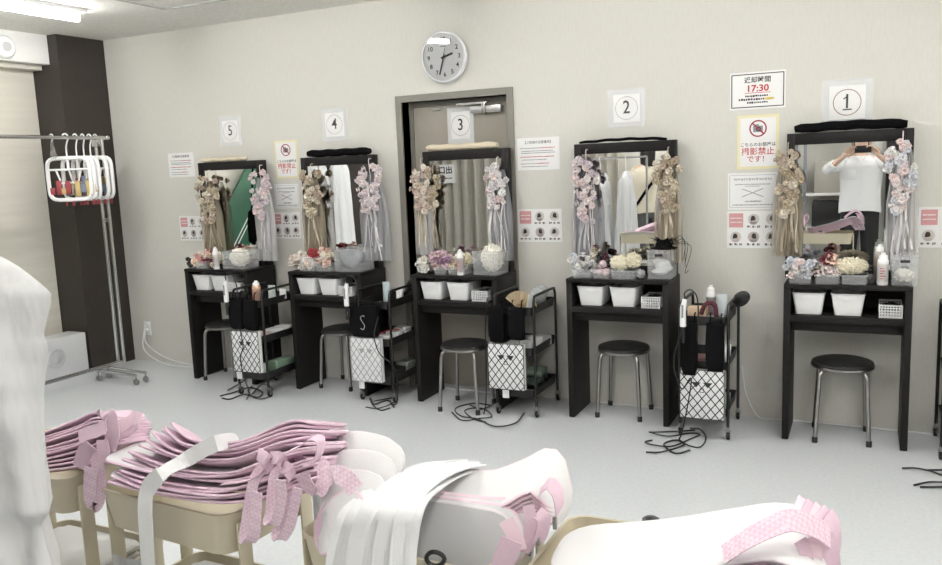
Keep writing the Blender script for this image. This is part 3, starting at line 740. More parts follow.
for k in range(4):
    bm = BM(); a = k*.3; tube(bm, spline([(.05, -.03, .03), (.10+.02*k, -.03, .08-.02*k), (.125, -.02, .02-.05*k), (.115+.01*k, -.02, -.06-.02*k)], 16), .0016, 5); obj('feather_wire', bm, BLKFAB, t)
# desk 3
heap(3, .02, .13, -.34, -.22, .015, .095, [(.84, .82, .76), (.82, .78, .70), (.84, .84, .82)], 24, 'white fabric flower heaped at the left end of desk 3')
clear_box(3, .155, .245, -.335, -.21, .045, 'clear tray of purple and pink flowers on desk 3')
heap(3, .14, .25, -.33, -.21, .03, .125, [(.66, .46, .54), (.70, .54, .60), (.38, .22, .36), (.76, .56, .52)], 18, 'pink or purple fabric flower heaped on desk 3 before the mirror')
clear_box(3, .255, .38, -.335, -.21, .05, 'clear tray of cream flowers behind the spray can of desk 3')
heap(3, .26, .39, -.30, -.21, .03, .115, [(.82, .78, .62), (.80, .72, .52), (.84, .80, .70)], 16, 'cream or yellow fabric flower in the tray behind the spray can of desk 3')
spray(DXS[3]+.345, -.325, DT, .165, .022, WHITEP, mat('pink_white_label', (.72, .66, .66), .35), 'white spray can standing on desk 3 in front of the door')
clear_box(3, .42, .60, -.31, -.13, .150, 'large frosted bag-like container of cream wool on desk 3', FROST)
pompom((DXS[3]+.52, -.215, DT+.10), .088, CRM2, 'big ball of ivory wool spilling from the container of desk 3', 'wool', sc=(.85, .85, 1.05), name='wool', n=300)
# desk 4
heap(4, -.005, .09, -.33, -.22, .015, .10, [(.82, .76, .66), (.84, .80, .74), (.80, .68, .62)], 16, 'cream fabric flower heaped at the left end of desk 4')
clear_box(4, .10, .215, -.335, -.21, .095, 'clear tub of red, pink and white flowers on desk 4')
heap(4, .115, .2, -.32, -.23, .015, .085, [(.82, .80, .80), (.78, .66, .68), (.76, .60, .52)], 10, 'white or pink flower inside the clear tub of desk 4')
heap(4, .14, .18, -.31, -.25, .11, .125, [(.36, .03, .04)], 3, 'red fabric flower on top of the clear tub of desk 4', s0=1.2)
clear_box(4, .225, .355, -.335, -.21, .055, 'clear tray of cream flowers in the middle of desk 4')
heap(4, .235, .35, -.32, -.22, .05, .13, [(.82, .78, .64), (.83, .80, .70), (.72, .50, .42)], 18, 'cream fabric flower in the middle tray of desk 4')
clear_box(4, .365, .585, -.315, -.13, .155, 'large clear container with grey net at the right of desk 4', FROST)
bm = BM()
for i in range(7): blob(bm, (DXS[4]+.465+rnd.uniform(-.04, .04), -.225+rnd.uniform(-.025, .025), DT+.07+rnd.uniform(-.02, .035)), .050, 2, .05)
single('grey_net', bm, mat('grey_net_cloth', (.20, .21, .235), .9), 'grey net bundled in the large clear container of desk 4', 'net')
# desk 5
bm = BM()
for i in range(5): blob(bm, (DXS[5]+.035+rnd.uniform(-.02, .02), -.32+rnd.uniform(-.01, .01), DT+.022+.012*i), .02, 1, .1)
single('hair_clip_pile', bm, BLKPLA, 'small black clip pile at the left front corner of desk 5', 'hair clips')
clear_box(5, .09, .20, -.335, -.21, .055, 'clear tray of red and pink flowers on desk 5')
heap(5, .08, .21, -.33, -.21, .03, .115, [(.70, .36, .34), (.74, .46, .44), (.80, .62, .50), (.28, .05, .06), (.82, .76, .70)], 22, 'red, pink or peach fabric flower heaped on desk 5')
heap(5, .21, .27, -.30, -.21, .015, .09, [(.82, .78, .66), (.80, .72, .60)], 8, 'cream fabric flower between the tray and the spray can of desk 5')
spray(DXS[5]+.300, -.33, DT, .165, .023, WHITEP, WBAND, 'white spray can standing on desk 5')
clear_box(5, .345, .56, -.325, -.15, .13, 'large clear container holding a white pompom on desk 5', CLEAR)
pompom((DXS[5]+.45, -.237, DT+.080), .075, CRM2, 'big white pompom inside the large container of desk 5', sc=(1.15, .95, .98), n=300)
# ------------------------------------------------------------------ black tool carts
CW, CD = .25, .42
LATT = mat('lattice_print', (.012, .012, .012), .5)
def make_cart():
    t = thing('rolling_cart', (0, 0, 0), '', 'cart', 'black three-tier carts between the desks')
    w, d = CW/2, CD/2
    for z in (.125, .385, .635):
        bm = BM(); tray(bm, -w+.004, w-.004, -d+.004, d-.004, z, z+.052, .02, .003, .006, .0); obj('shelf_tray', bm, BLKMETAL, t)
    for sx in (-1, 1):
        x = sx*(w+.004)
        P = [(x, -d+.02, .07), (x, -d+.02, .71), (x, -d+.035, .742), (x, -d+.07, .752), (x, d-.07, .752), (x, d-.035, .742), (x, d-.02, .71), (x, d-.02, .07)]
        bm = BM(); tube(bm, [(x, -d+.02, .07), (x, -d+.02, .4)]+spline(P[1:-1], 24)+[(x, d-.02, .4), (x, d-.02, .07)], .0085, 8); obj('side_rail', bm, BLKMETAL, t)
    for sx in (-1, 1):
        for sy in (-1, 1):
            c = Vector((sx*(w+.004), sy*(d-.02), 0))
            bm = BM(); box(bm, c.x-.007, c.x+.007, c.y-.008, c.y+.008, .047, .075, .002); box(bm, c.x-.013, c.x-.010, c.y-.005, c.y+.021, .02, .055); box(bm, c.x+.010, c.x+.013, c.y-.005, c.y+.021, .02, .055); box(bm, c.x-.013, c.x+.013, c.y-.008, c.y+.012, .047, .052)
            k = obj('caster', bm, STEEL, t)
            bm = BM(); lathe(bm, [(0, -.009), (.018, -.009), (.0225, -.005), (.0225, .005), (.018, .009), (0, .009)], (c.x, c.y+.012, .0225), 16, 'x'); obj('wheel', bm, RUB, k)
    return t
def lattice_bin(x0, x1, y, z0, z1, label, ink):
    t = thing('hanging_bin', ((x0+x1)/2, y, z0), label, 'bin', 'white lattice-pattern bins hung on the carts')
    w, h, d = (x1-x0)/2, z1-z0, .036
    bm = BM(); box(bm, -w, w, -d, 0, 0, h, .003); obj('body', bm, mat('white_bin_board', (.80, .81, .82), .4), t)
    bm = BM(); y0 = -d-.0006; nx = 5; px = 2*w/nx; sl = h/(nx*.95)/px
    def clipline(x, z, sgn):
        # segment of the line through (x, z) with slope sgn*sl, clipped to the front
        pts = []
        for xx in (-w, w):
            zz = z+sgn*sl*(xx-x)
            if 0 <= zz <= h: pts.append((xx, zz))
        for zz in (0, h):
            xx = x+sgn*(zz-z)/sl
            if -w < xx < w: pts.append((xx, zz))
        return pts[:2] if len(pts) >= 2 else None
    for i in range(-7, 8):
        for sgn in (1, -1):
            s = clipline(i*px, 0, sgn)
            if not s: continue
            (xa, za), (xb, zb) = s
            if abs(xa-xb)+abs(za-zb) < .01: continue
            u = Vector((xb-xa, 0, zb-za)).normalized(); v = Vector((-u.z, 0, u.x))*.0026
            a, b = Vector((xa, y0, za)), Vector((xb, y0, zb))
            q = [a-v, b-v, b+v, a+v]; q2 = [p+Vector((0, .0008, 0)) for p in q]
            loft(bm, [q, q2])
    for a in (-1, 1): box(bm, a*w-.002, a*w+.002, y0, y0+.001, 0, h); box(bm, -w, w, y0, y0+.001, (a+1)/2*h-.002, (a+1)/2*h+.002)
    obj('lattice_pattern', bm, ink, t, smooth=0)
    bm = BM()
    for a in (-1, 1):
        q = [Vector((a*.056, y0-.0008, h*.75)), Vector((a*.006, y0-.0008, h*.75)), Vector((a*.031, y0-.0008, h*.64))]
        loft(bm, [q, [p+Vector((0, .0008, 0)) for p in q]])
    obj('triangle_marks', bm, ink, t, smooth=0)
    bm = BM()
    for s_, z in ((.010, .585*h), ): 
        for a in (-1, 1): box(bm, a*s_-.0015, a*s_+.0015, y0-.0012, y0, z-s_, z+s_); box(bm, -s_, s_, y0-.0012, y0, z+a*s_-.0015, z+a*s_+.0015)
    obj('square_mark', bm, ink, t, smooth=0)
    bm = BM()
    for a in (-1, 1): tube(bm, [(a*w*.7, -.004, h-.002), (a*w*.7, -.003, h+.012), (a*w*.7, -.0015, h+.016)], .0018, 5)
    obj('hook', bm, BLKMETAL, t)
    return t
CARTS = {2: (4.885, -.275, 'black three-tier cart between desks 2 and 1'), 3: (3.752, -.24, 'black three-tier cart between the grey door and desk 2'), 4: (2.745, -.245, 'black three-tier cart right of desk 4, by the door'), 5: (1.82, -.40, 'black three-tier cart between desks 5 and 4'), 1: (6.16, -.24, 'black cart cut off at the right edge of the photo')}
cart0 = make_cart(); fst = True
for k, (x, y, lab) in CARTS.items():
    c = cart0 if fst else dup(cart0); fst = False
    c.location = (x, y, 0); c['label'] = lab
GRL = mat('lattice_print_grey', (.36, .36, .37), .5)
BZ = {2: (.125, .398), 3: (.180, .465), 4: (.150, .445), 5: (.185, .475)}
for k in (2, 3, 4, 5):
    x, y, _ = CARTS[k]; y0 = y-CD/2-.001
    bo = {3: -.04, 4: -.04}.get(k, 0)
    lattice_bin(x-.118+bo, x+.118+bo, y0, BZ[k][0], BZ[k][1], 'white %s lattice bin hung on the cart %s' % ('grey-line' if k == 4 else 'black-line', {2: 'between desks 2 and 1', 3: 'right of the door', 4: 'right of desk 4', 5: 'right of desk 5'}[k]), GRL if k == 4 else LATT)
def pouch(k, dx, w, z0, z1, label, mark=False, d=.05):
    x, y, _ = CARTS[k]; yf = y-CD/2-.004
    t = thing('tool_pouch', (x+dx, yf, z0), label, 'pouch', 'black cloth pouches hung on the carts')
    h = z1-z0; bm = BM(); rings = []
    for u, a, b in ((0, .70, .5), (.03, .84, .8), (.2, .97, 1), (.5, 1, 1), (.8, .98, .85), (.97, 1.0, .7), (1, .97, .5)):
        rg = rrect(-w/2*a, w/2*a, -d*b, 0, h*u, min(.012, d*b*.45), 3)
        for i, p in enumerate(rg): p.x += .003*math.sin(i*1.7+u*6); p.y += .0
        rings.append(rg)
    loft(bm, rings); obj('bag', bm, BLKFAB, t)
    for a in (-1, 1):
        bm = BM(); tube(bm, spline([(a*w*.3, -d*.3, h-.004), (a*w*.3, -d*.1, h+.045), (a*w*.3, .012, h+.05)], 8), .004, 6)
        obj('strap', bm, BLKFAB, t)
    if mark:
        bm = BM(); tube(bm, spline([(.018, -d-.001, h*.66), (.006, -d-.001, h*.70), (-.012, -d-.001, h*.62), (0, -d-.001, h*.50), (.016, -d-.001, h*.38), (.004, -d-.001, h*.26), (-.016, -d-.001, h*.30)], 26), .0022, 6); obj('printed_mark', bm, mat('silver_print', (.42, .42, .43), .4), t)
    return t
pouch(2, -.068, .085, .36, .655, 'left black pouch of the two on the cart between desks 2 and 1')
pouch(2, .068, .095, .39, .655, 'right black pouch of the two on the cart between desks 2 and 1')
pouch(3, -.095, .100, .47, .69, 'left black pouch of the two on the cart right of the door')
pouch(3, .035, .100, .49, .68, 'right black pouch of the two on the cart right of the door')
pouch(4, -.04, .215, .45, .665, 'wide black pouch with a silver curved mark on the cart right of desk 4', True)
pouch(5, -.06, .110, .485, .70, 'left black pouch on the cart between desks 5 and 4')
pouch(5, .062, .105, .485, .69, 'right black pouch on the cart between desks 5 and 4')
def iron(k, dx, z, label, lean=.05):
    x, y, _ = CARTS[k]
    t = thing('hair_iron', (x+dx, y-CD/2-.062, z), label, 'hair iron', 'white hair irons on the carts')
    bm = BM(); tube(bm, [(0, 0, 0), (0, 0, .10), (lean*.2, 0, .15)], [.017, .016, .013], 10); obj('handle', bm, WHITEP, t)
    bm = BM(); box(bm, -.005, .005, -.019, -.014, .05, .12, .001); obj('buttons', bm, GREYINK, t)
    bm = BM(); tube(bm, [(0, 0, -.09), (0, 0, 0)], [.010, .012], 8); obj('barrel', bm, BLKPLA, t)
    bm = BM(); tube(bm, spline([(lean*.2, 0, .15), (.01, 0, .185), (.04, .01, .20), (.07, .02, .16), (.075, .03, .06), (.07, .02, -.08)], 26), .004, 6); obj('cord', bm, BLKPLA, t)
    return t
iron(2, -.095, .64, 'white hair iron standing on the cart between desks 2 and 1')
iron(4, -.15, .66, 'white hair iron on the cart right of desk 4')
iron(5, -.11, .68, 'white hair iron on the cart between desks 5 and 4')
def tubeitem(x, y, z, h, r, m, label, name='cream_tube', capm=WHITEP):
    t = thing(name, (x, y, z), label, 'tube')
    bm = BM(); lathe(bm, [(0, 0), (r*.8, 0), (r*.8, h*.18), (0, h*.18)], n=14); obj('cap', bm, capm, t)
    bm = BM(); A = []
    for u, a, b in ((.18, 1, 1), (.5, 1.05, .75), (.85, 1.1, .35), (1, 1.12, .06)):
        A.append([Vector((r*a*math.cos(2*PI*i/16), r*b*math.sin(2*PI*i/16), h*u)) for i in range(16)])
    loft(bm, A); obj('body', bm, m, t)
    return t
def slab(x, y, z, w, d, h, m, label, cat, name, bev=.003, rz=0):
    bm = BM(); box(bm, -w/2, w/2, -d/2, d/2, 0, h, bev, Matrix.Rotation(rz, 4, 'Z'))
    bmesh.ops.translate(bm, verts=bm.verts, vec=(x, y, z)); return single(name, bm, m, label, cat)
def handmirror(x, y, z, label, a=.6):
    t = thing('paddle_brush', (x, y, z), label, 'hair brush')
    bm = BM(); blob(bm, (0, 0, .085), .04, 3, 0, sc=(1.0, .28, 1.35)); bmesh.ops.transform(bm, matrix=Matrix.Rotation(a, 4, 'Y'), verts=bm.verts); obj('head', bm, BLKPLA, t)
    bm = BM(); tube(bm, [(0, 0, -.03), (0, 0, .04)], [.009, .011], 8); bmesh.ops.transform(bm, matrix=Matrix.Rotation(a, 4, 'Y'), verts=bm.verts); obj('handle', bm, BLKPLA, t)
TZ = {0: .1302, 1: .3902, 2: .6402}
x, y, _ = CARTS[2]
slab(x-.045, y-.12, TZ[2], .10, .07, .085, mat('beige_box_card', (.62, .47, .33), .6), 'beige box in the top tray of the cart between desks 2 and 1', 'box', 'small_box')
spray(x+.01, y-.02, TZ[2], .19, .026, WHITEP, mat('grey_label', (.38, .36, .36), .4), 'white spray can in the top tray of the cart between desks 2 and 1')
bm = BM(); tube(bm, spline([(x-.02, y-.16, TZ[2]+.05), (x+.0, y-.16, TZ[2]+.10), (x+.03, y-.155, TZ[2]+.115), (x+.055, y-.15, TZ[2]+.09), (x+.06, y-.15, TZ[2]+.02)], 16), .012, 8); single('hair_band', bm, mat('maroon_cloth', (.09, .02, .03), .8), 'dark maroon looped band in the cart between desks 2 and 1', 'hair band')
tubeitem(x+.075, y-.04, TZ[2], .145, .026, mat('silver_tube', (.48, .53, .56), .3), 'silver tube standing on the cart between desks 2 and 1')
handmirror(x+.098, y+.05, TZ[2]+.05, 'black paddle brush leaning out of the cart between desks 2 and 1', .85)
bm = BM(); box(bm, x-.06, x+.04, y-.15, y-.05, TZ[1], TZ[1]+.055, .006); single('compact_box', bm, mat('rose_plastic', (.46, .26, .25), .3, alpha=.8), 'rose coloured clear box in the middle tray of the cart between desks 2 and 1', 'box')
for i in range(5): tubeitem(x+.085, y-.14+.062*i, TZ[1], .082, .015, WHITEP, 'small white bottle in the row in the middle tray of the cart by desk 1', 'small_bottle').__setitem__('group', 'white bottles in the cart between desks 2 and 1')
slab(x+.07, y-.06, TZ[0], .08, .2, .075, mat('pale_green_pack', (.50, .58, .50), .5), 'pale green pack in the bottom tray of the cart between desks 2 and 1', 'pack', 'tissue_pack')
x, y, _ = CARTS[3]
t = thing('folding_fan', (x+.015, y-.13, TZ[2]+.02), 'cream folding fan spread open in the cart right of the door', 'fan')
bm = BM(); n = 18; A = []
for i in range(n+1):
    a = math.radians(10+135*i/n); u = Vector((math.cos(a), 0, math.sin(a))); o = Vector((0, .004*(i % 2), 0))
    A.append([u*.035+o, u*.115+o])
V = [[bm.verts.new(p) for p in r_] for r_ in A]
for a, b in zip(V, V[1:]): bm.faces.new((a[0], b[0], b[1], a[1]))
bmesh.ops.solidify(bm, geom=bm.faces[:], thickness=.0015); obj('leaf', bm, mat('fan_paper', (.74, .62, .44), .7), t, smooth=0)
bm = BM(); 
for i in range(0, n+1, 2):
    a = math.radians(10+135*i/n); tube(bm, [(0, .002, 0), (.05*math.cos(a), .002, .05*math.sin(a))], .002, 5)
obj('ribs', bm, mat('bamboo', (.55, .40, .22), .6), t)
bm = BM(); ribbon(bm, [(x+.09, y-.165, TZ[2]+.0), (x+.098, y-.15, TZ[2]+.06), (x+.105, y-.14, TZ[2]+.115)], (.3, 1, 0), .07, .004, 8); single('white_card', bm, PAPER, 'white card leaning at the front right of the cart right of the door', 'card')
bm = BM()
for i in range(7): blob(bm, (x+.055+rnd.uniform(-.03, .03), y+.04+rnd.uniform(-.10, .10), TZ[2]+.06+rnd.uniform(-.015, .035)), .042, 2, .12)
single('clear_bag', bm, mat('crumpled_clear_film', (.62, .65, .66), .15, alpha=.7), 'crumpled clear plastic bag in the top tray of the cart right of the door', 'bag')
for i, (dx, dy) in enumerate(((-.05, -.08), (.04, -.10), (.06, .02), (.0, .09), (.07, .12))):
    slab(x+dx, y+dy, TZ[1], .075, .085, .058+.008*(i % 3), mat('white_pack', (.70, .70, .70), .5), 'white pack in the middle tray of the cart right of the door', 'pack', 'white_pack', .006, .2*i).__setitem__('group', 'white packs in the cart right of the door')
for i in range(4):
    bm = BM(); tube(bm, [(x-.06+.005*i, y-.06+.055*i, TZ[0]+.045), (x+.085, y-.05+.055*i, TZ[0]+.05+.012*(i % 2))], .024, 10); single('green_can', bm, mat('dark_green_can', (.055, .085, .065), .35), 'dark green can lying in the bottom tray of the cart right of the door', 'can', 'dark green cans in the cart right of the door')
for i in range(3):
    bm = BM(); tube(bm, [(x-.02, y+.0+.055*i, TZ[0]+.096), (x+.09, y+.0+.055*i, TZ[0]+.098)], .022, 10); single('green_can', bm, mat('pale_green_can', (.20, .27, .21), .35), 'paler green can on the dark ones in the cart right of the door', 'can', 'pale green cans in the cart right of the door')
slab(x+.075, y-.165, TZ[0], .08, .05, .035, WHITEP, 'white soap case at the front of the cart right of the door', 'case', 'soap_case', .012)
x, y, _ = CARTS[4]
tubeitem(x+.03, y-.06, TZ[2], .155, .024, mat('blue_grey_tube', (.46, .54, .58), .3), 'blue-grey tube standing on the cart right of desk 4')
tubeitem(x+.085, y+.02, TZ[2], .10, .026, WHITEP, 'short white tube with dark cap on the cart right of desk 4', capm=BLKPLA)
handmirror(x+.075, y+.11, TZ[2]+.05, 'black paddle brush at the rear of the cart right of desk 4', .75)
for i, (dx, dy, c) in enumerate(((.03, -.12, (.80, .78, .78)), (.055, -.02, (.74, .74, .76)), (.05, .09, (.80, .80, .80)))):
    slab(x+dx, y+dy, TZ[1], .10, .085, .055+.008*i, mat('tissue_%d' % i, c, .7), ['white tissue pack nearest in the middle tray of the cart right of desk 4', 'grey-white tissue pack in the middle of the cart right of desk 4', 'white tissue pack at the rear of the cart right of desk 4'][i], 'pack', 'tissue_pack', .008)
bm = BM(); tube(bm, spline([(x+.01, y-.15, TZ[1]+.066), (x+.04, y-.08, TZ[1]+.078), (x+.09, y-.02, TZ[1]+.075)], 14), .004, 6); single('red_cord', bm, mat('red_cord', (.28, .03, .03), .6), 'red cord lying on the packs in the cart right of desk 4', 'cord')
slab(x+.055, y+.10, TZ[0], .10, .11, .09, mat('green_white_pack', (.30, .36, .31), .5), 'green and white pack at the rear bottom of the cart right of desk 4', 'pack', 'tissue_pack', .008)
slab(x+.03, y-.07, TZ[0], .15, .18, .075, mat('black_wire_box', (.02, .02, .02), .5), 'black box in the bottom tray of the cart right of desk 4', 'box', 'black_box', .004)
x, y, _ = CARTS[5]
spray(x+.055, y-.15, TZ[2], .175, .030, mat('orange_can', (.62, .40, .28), .35), OBAND, 'orange and white spray can at the front of the cart between desks 5 and 4')
tubeitem(x+.08, y-.02, TZ[2], .125, .028, mat('pale_green_tube', (.55, .62, .60), .3), 'pale green tube on the cart between desks 5 and 4')
tubeitem(x+.095, y+.08, TZ[2], .085, .026, WHITEP, 'short white tube at the rear of the cart between desks 5 and 4')
for i, (dx, dy, c) in enumerate(((.02, -.10, (.70, .56, .56)), (.04, .02, (.76, .77, .78)), (.05, .12, (.80, .80, .80)))):
    slab(x+dx, y+dy, TZ[1], .11, .10, .052+.004*i, mat('tissue5_%d' % i, c, .7), ['pink tissue pack in the middle tray of the cart between desks 5 and 4', 'pale grey tissue pack in the middle tray of the cart between desks 5 and 4', 'white tissue pack at the rear of the cart between desks 5 and 4'][i], 'pack', 'tissue_pack', .008)
slab(x+.05, y+.06, TZ[0], .10, .20, .085, mat('green_box', (.20, .30, .22), .5), 'green pack in the bottom tray of the cart between desks 5 and 4', 'pack', 'tissue_pack', .008)
tubeitem(x+.06, y-.14, TZ[0], .10, .02, WHITEP, 'small white bottle in the bottom tray of the cart between desks 5 and 4', 'small_bottle')

# cables on the floor -------------------------------------------------
def cable(px, label, r=.0042, name='appliance_cord', zs=None):
    P = [at(a, b, 2, .006) for a, b in px]
    for i, p in enumerate(P): p.z = .0055+(.011*(i % 3)/2 if 0 < i < len(P)-1 else 0)
    if zs: P[-1] = Vector(zs)
    bm = BM(); tube(bm, spline(P, len(P)*7), r, 6); single(name, bm, BLKPLA, label, 'cord', 'black cords on the floor under the carts')
CB = 'black floor cord at the cart '
cable([(652, 440), (645, 443), (655, 447), (672, 446), (690, 440), (700, 436), (690, 433), (668, 437), (650, 434), (655, 432), (680, 432), (695, 430)], CB+'between desks 2 and 1, outer loops')
cable([(646, 452), (660, 453), (676, 450), (684, 444), (676, 441), (664, 446), (672, 452), (680, 454), (690, 450)], CB+'between desks 2 and 1, knotted end', .005)
cable([(690, 428), (700, 430), (706, 440), (700, 447), (688, 446), (680, 440)], CB+'between desks 2 and 1, loop by the wheel')
cable([(524, 413), (515, 424), (495, 428), (478, 419), (462, 417), (455, 412), (460, 406), (475, 404), (490, 405)], CB+'right of the door, long loop to the wheel')
cable([(452, 412), (462, 421), (480, 420), (492, 416), (482, 409), (465, 412), (474, 419), (486, 422)], CB+'right of the door, inner tangle')
cable([(470, 405), (482, 410), (498, 403), (504, 397)], CB+'right of the door, short end')
cable([(366, 407), (378, 409), (392, 405), (395, 398), (384, 400), (372, 404), (380, 410), (390, 408)], CB+'right of desk 4, tangle')
cable([(370, 398), (374, 405), (388, 402), (394, 407)], CB+'right of desk 4, short loop', .005)
cable([(220, 396), (234, 393), (250, 389), (262, 392), (258, 398), (244, 396), (230, 399), (222, 398)], CB+'between desks 5 and 4, flat bundle', .005)
cable([(252, 386), (248, 392), (256, 400), (268, 397), (272, 389), (262, 386), (252, 394)], CB+'between desks 5 and 4, round loop')
cable([(228, 390), (240, 384), (246, 380), (244, 374)], CB+'between desks 5 and 4, end toward the stool')
cable([(902, 468), (915, 469), (930, 473), (945, 475), (960, 470), (945, 472), (925, 470)], CB+'at the right edge, upper loop', .005)
cable([(914, 485), (930, 483), (948, 485), (960, 486), (940, 488), (920, 487)], CB+'at the right edge, lower loop', .005)
def hangcable(k, dx, P, label):
    x, y, _ = CARTS[k]; yf = y-CD/2
    bm = BM(); tube(bm, spline([(x+dx+a, yf+b, c) for a, b, c in P], 40), .004, 6); single('appliance_cord', bm, BLKPLA, label, 'cord')
hangcable(2, -.10, [(0, -.08, .62), (-.04, -.09, .45), (.0, -.085, .30), (.05, -.075, .36), (.03, -.075, .2), (-.01, -.08, .02), (-.05, -.1, .008)], 'black cord hanging down in front of the lattice bin between desks 2 and 1')
hangcable(3, -.13, [(-.035, -.0, .74), (-.05, -.01, .55), (-.055, -.01, .35), (-.06, -.02, .1), (-.07, -.04, .008)], 'black cord hanging from desk 3 shelf to the floor beside the stool')
hangcable(4, .045, [(.05, -.07, .60), (.02, -.085, .48), (.05, -.08, .36), (.115, -.06, .30), (.13, -.01, .2), (.128, -.02, .03), (.1, -.05, .008)], 'black cord hanging over the grey lattice bin right of desk 4')
hangcable(5, .0, [(.0, -.075, .50), (.02, -.08, .38), (-.01, -.08, .30), (.0, -.08, .18), (.04, -.08, .06), (.03, -.1, .008)], 'black cord hanging over the lattice bin right of desk 5')
# plug tags
for k, dx, z, lab in ((3, -.055, .150, 'white tag hanging under the lattice bin right of the door'), (4, -.10, .121, 'white tag with red end beside the cart right of desk 4'), (5, -.09, .155, 'white plug hanging beside the cart right of desk 5')):
    x, y, _ = CARTS[k]; p = Vector((x+dx, y-CD/2-.012, z))
    bm = BM(); box(bm, p.x-.022, p.x+.022, p.y-.01, p.y, z-.03, z+.03, .004); single('hanging_tag', bm, WHITEP, lab, 'tag')

# ------------------------------------------------------------------ chrome clothes rack on the left
t = thing('clothes_rack', (.30, -.415, 0), 'chrome double-rail clothes rack along the left wall', 'clothes rack')
for (x, y) in ((-.01, -.005), (.035, .015)):
    bm = BM(); cyl(bm, (x, y, .085), (x, y, 1.86), .0125, 12); obj('post', bm, CHROME, t)
    bm = BM(); cyl(bm, (x, -3.3+y, .085), (x, -3.3+y, 1.86), .0125, 12); obj('post', bm, CHROME, t)
for x in (-.01, .035):
    bm = BM(); cyl(bm, (x, .06, 1.872 if x < 0 else 1.866), (x, -3.36, 1.872 if x < 0 else 1.866), .0125, 12); r_ = obj('rail', bm, CHROME, t)
    bm = BM(); blob(bm, (x, .07, 1.870), .018, 2); obj('end_cap', bm, CHROME, r_)
for y in (0, -3.3):
    bm = BM(); box(bm, -.03, .04, y-.03, y+.03, 1.80, 1.885, .008); obj('clamp', bm, CHROME, t)
    bm = BM(); cyl(bm, (-.01, y, 1.235), (.02, y+.01, 1.235), .02, 10); obj('height_collar', bm, CHROME, t)
for y0 in (-.02, -3.27):
    for dy in (-.2, -.11) if y0 > -1 else (.0, .09):
        bm = BM(); cyl(bm, (.0, y0+dy, .082), (.46, y0+dy-.03, .082), .0125, 10); b_ = obj('base_bar', bm, CHROME, t)
        for x in (.03, .43):
            bm = BM(); lathe(bm, [(0, -.01), (.022, -.01), (.026, 0), (.022, .01), (0, .01)], (x, y0+dy-.01, .026), 14, 'y'); box(bm, x-.004, x+.004, y0+dy-.014, y0+dy-.006, .04, .075); obj('caster', bm, mat('grey_caster', (.22, .22, .22), .4), b_)
    bm = BM(); cyl(bm, (.005, y0+(-.22 if y0 > -1 else -.05), .094), (.005, y0+(.06 if y0 > -1 else .13), .094), .012, 10); obj('base_cross_bar', bm, CHROME, t)
for x in (-.015, .03):
    bm = BM(); cyl(bm, (x, .0, .098), (x, -3.3, .098), .010, 10); obj('lower_rail', bm, CHROME, t)

# white pinch hangers with coloured clips
CL = [mat('red_clip', (.30, .05, .06), .5), mat('blue_clip', (.20, .24, .32), .5), mat('gold_clip', (.50, .37, .16), .5), mat('tan_clip', (.55, .46, .32), .5)]
def make_hanger(i):
    t = thing('clip_hanger', (.30, 0, 1.885), '', 'hanger', 'white clip hangers at the end of the rack')
    bm = BM(); pts = [(-.0, 0, -.165), (.0, 0, -.09), (.012, 0, -.045), (.024, 0, -.02), (.016, 0, .004), (0, 0, .0125), (-.016, 0, .004), (-.022, 0, -.014)]
    tube(bm, spline(pts, 22), .0055, 7); obj('hook', bm, WHITEP, t)
    w = .15; zt, zb = -.165, -.475
    bm = BM(); n = 28; P = []
    for k in range(n):
        a = 2*PI*k/n; ca, sa = math.cos(a), math.sin(a); e = .35
        P.append((w*math.copysign(abs(ca)**e, ca), 0, (zt+zb)/2+(zt-zb)/2*math.copysign(abs(sa)**e, sa)))
    tube(bm, P, .0150, 8, loop=True); obj('frame', bm, WHITEP, t)
    bm = BM(); tube(bm, [(-w, 0, -.25), (w, 0, -.25)], .008, 7); tube(bm, [(0, 0, -.16), (0, 0, -.25)], .010, 7); tube(bm, [(-.09, 0, -.25), (-.06, 0, -.35), (.06, 0, -.35), (.09, 0, -.25)], .008, 7); obj('cross_bar', bm, WHITEP, t)
    for k in range(7):
        x = -.125+.042*k
        bm = BM(); box(bm, x-.019, x+.019, -.012, .012, -.445+rnd.uniform(-.01, .02), -.36+rnd.uniform(-.03, .06), .003, Matrix.Rotation(rnd.uniform(-.04, .04), 4, 'Y')); c = obj('clip', bm, CL[rnd.randint(0, 3)], t)
    for k in range(3):
        x = rnd.uniform(-.12, .12); bm = BM(); box(bm, x-.005, x+.005, -.008, .008, -.52, -.462, .002); obj('clip_tip', bm, CL[0], t)
    return t
for i, y in enumerate((-.42, -.475, -.535, -.60, -.685)):
    h = make_hanger(i); h.location = (.29, y, 1.884); h.rotation_euler = (0, 0, rnd.uniform(-.15, .15)+(.5 if i == 4 else 0))
    h['label'] = ['white clip hanger nearest the end cap of the chrome rack', 'second white clip hanger from the end of the chrome rack', 'middle white clip hanger of the five on the chrome rack', 'second from the left of the five white clip hangers', 'leftmost white clip hanger, turned, on the chrome rack'][i]
t = thing('size_tag', (.29, -.80, 1.872), 'clear oval tag with a silver ring hooked on the rack left of the hangers', 'tag')
bm = BM(); A = []
for yy in (-.004, .004): A.append([Vector((.035*math.cos(2*PI*k/20)*(1 if math.sin(2*PI*k/20) < 0 else .6), yy, -.105+.075*math.sin(2*PI*k/20))) for k in range(20)])
loft(bm, A); obj('plate', bm, FROST, t)
bm = BM(); lathe(bm, [(.012, .004), (.022, .004), (.022, .006), (.012, .006)], (0, 0, -.12), 20, 'y'); obj('ring', bm, STEEL, t)
bm = BM(); tube(bm, spline([(0, 0, -.03), (.02, 0, -.012), (.020, 0, .004), (.012, 0, .016), (0, 0, .020), (-.018, 0, .012)], 12), .005, 6); obj('hook', bm, WHITEP, t)
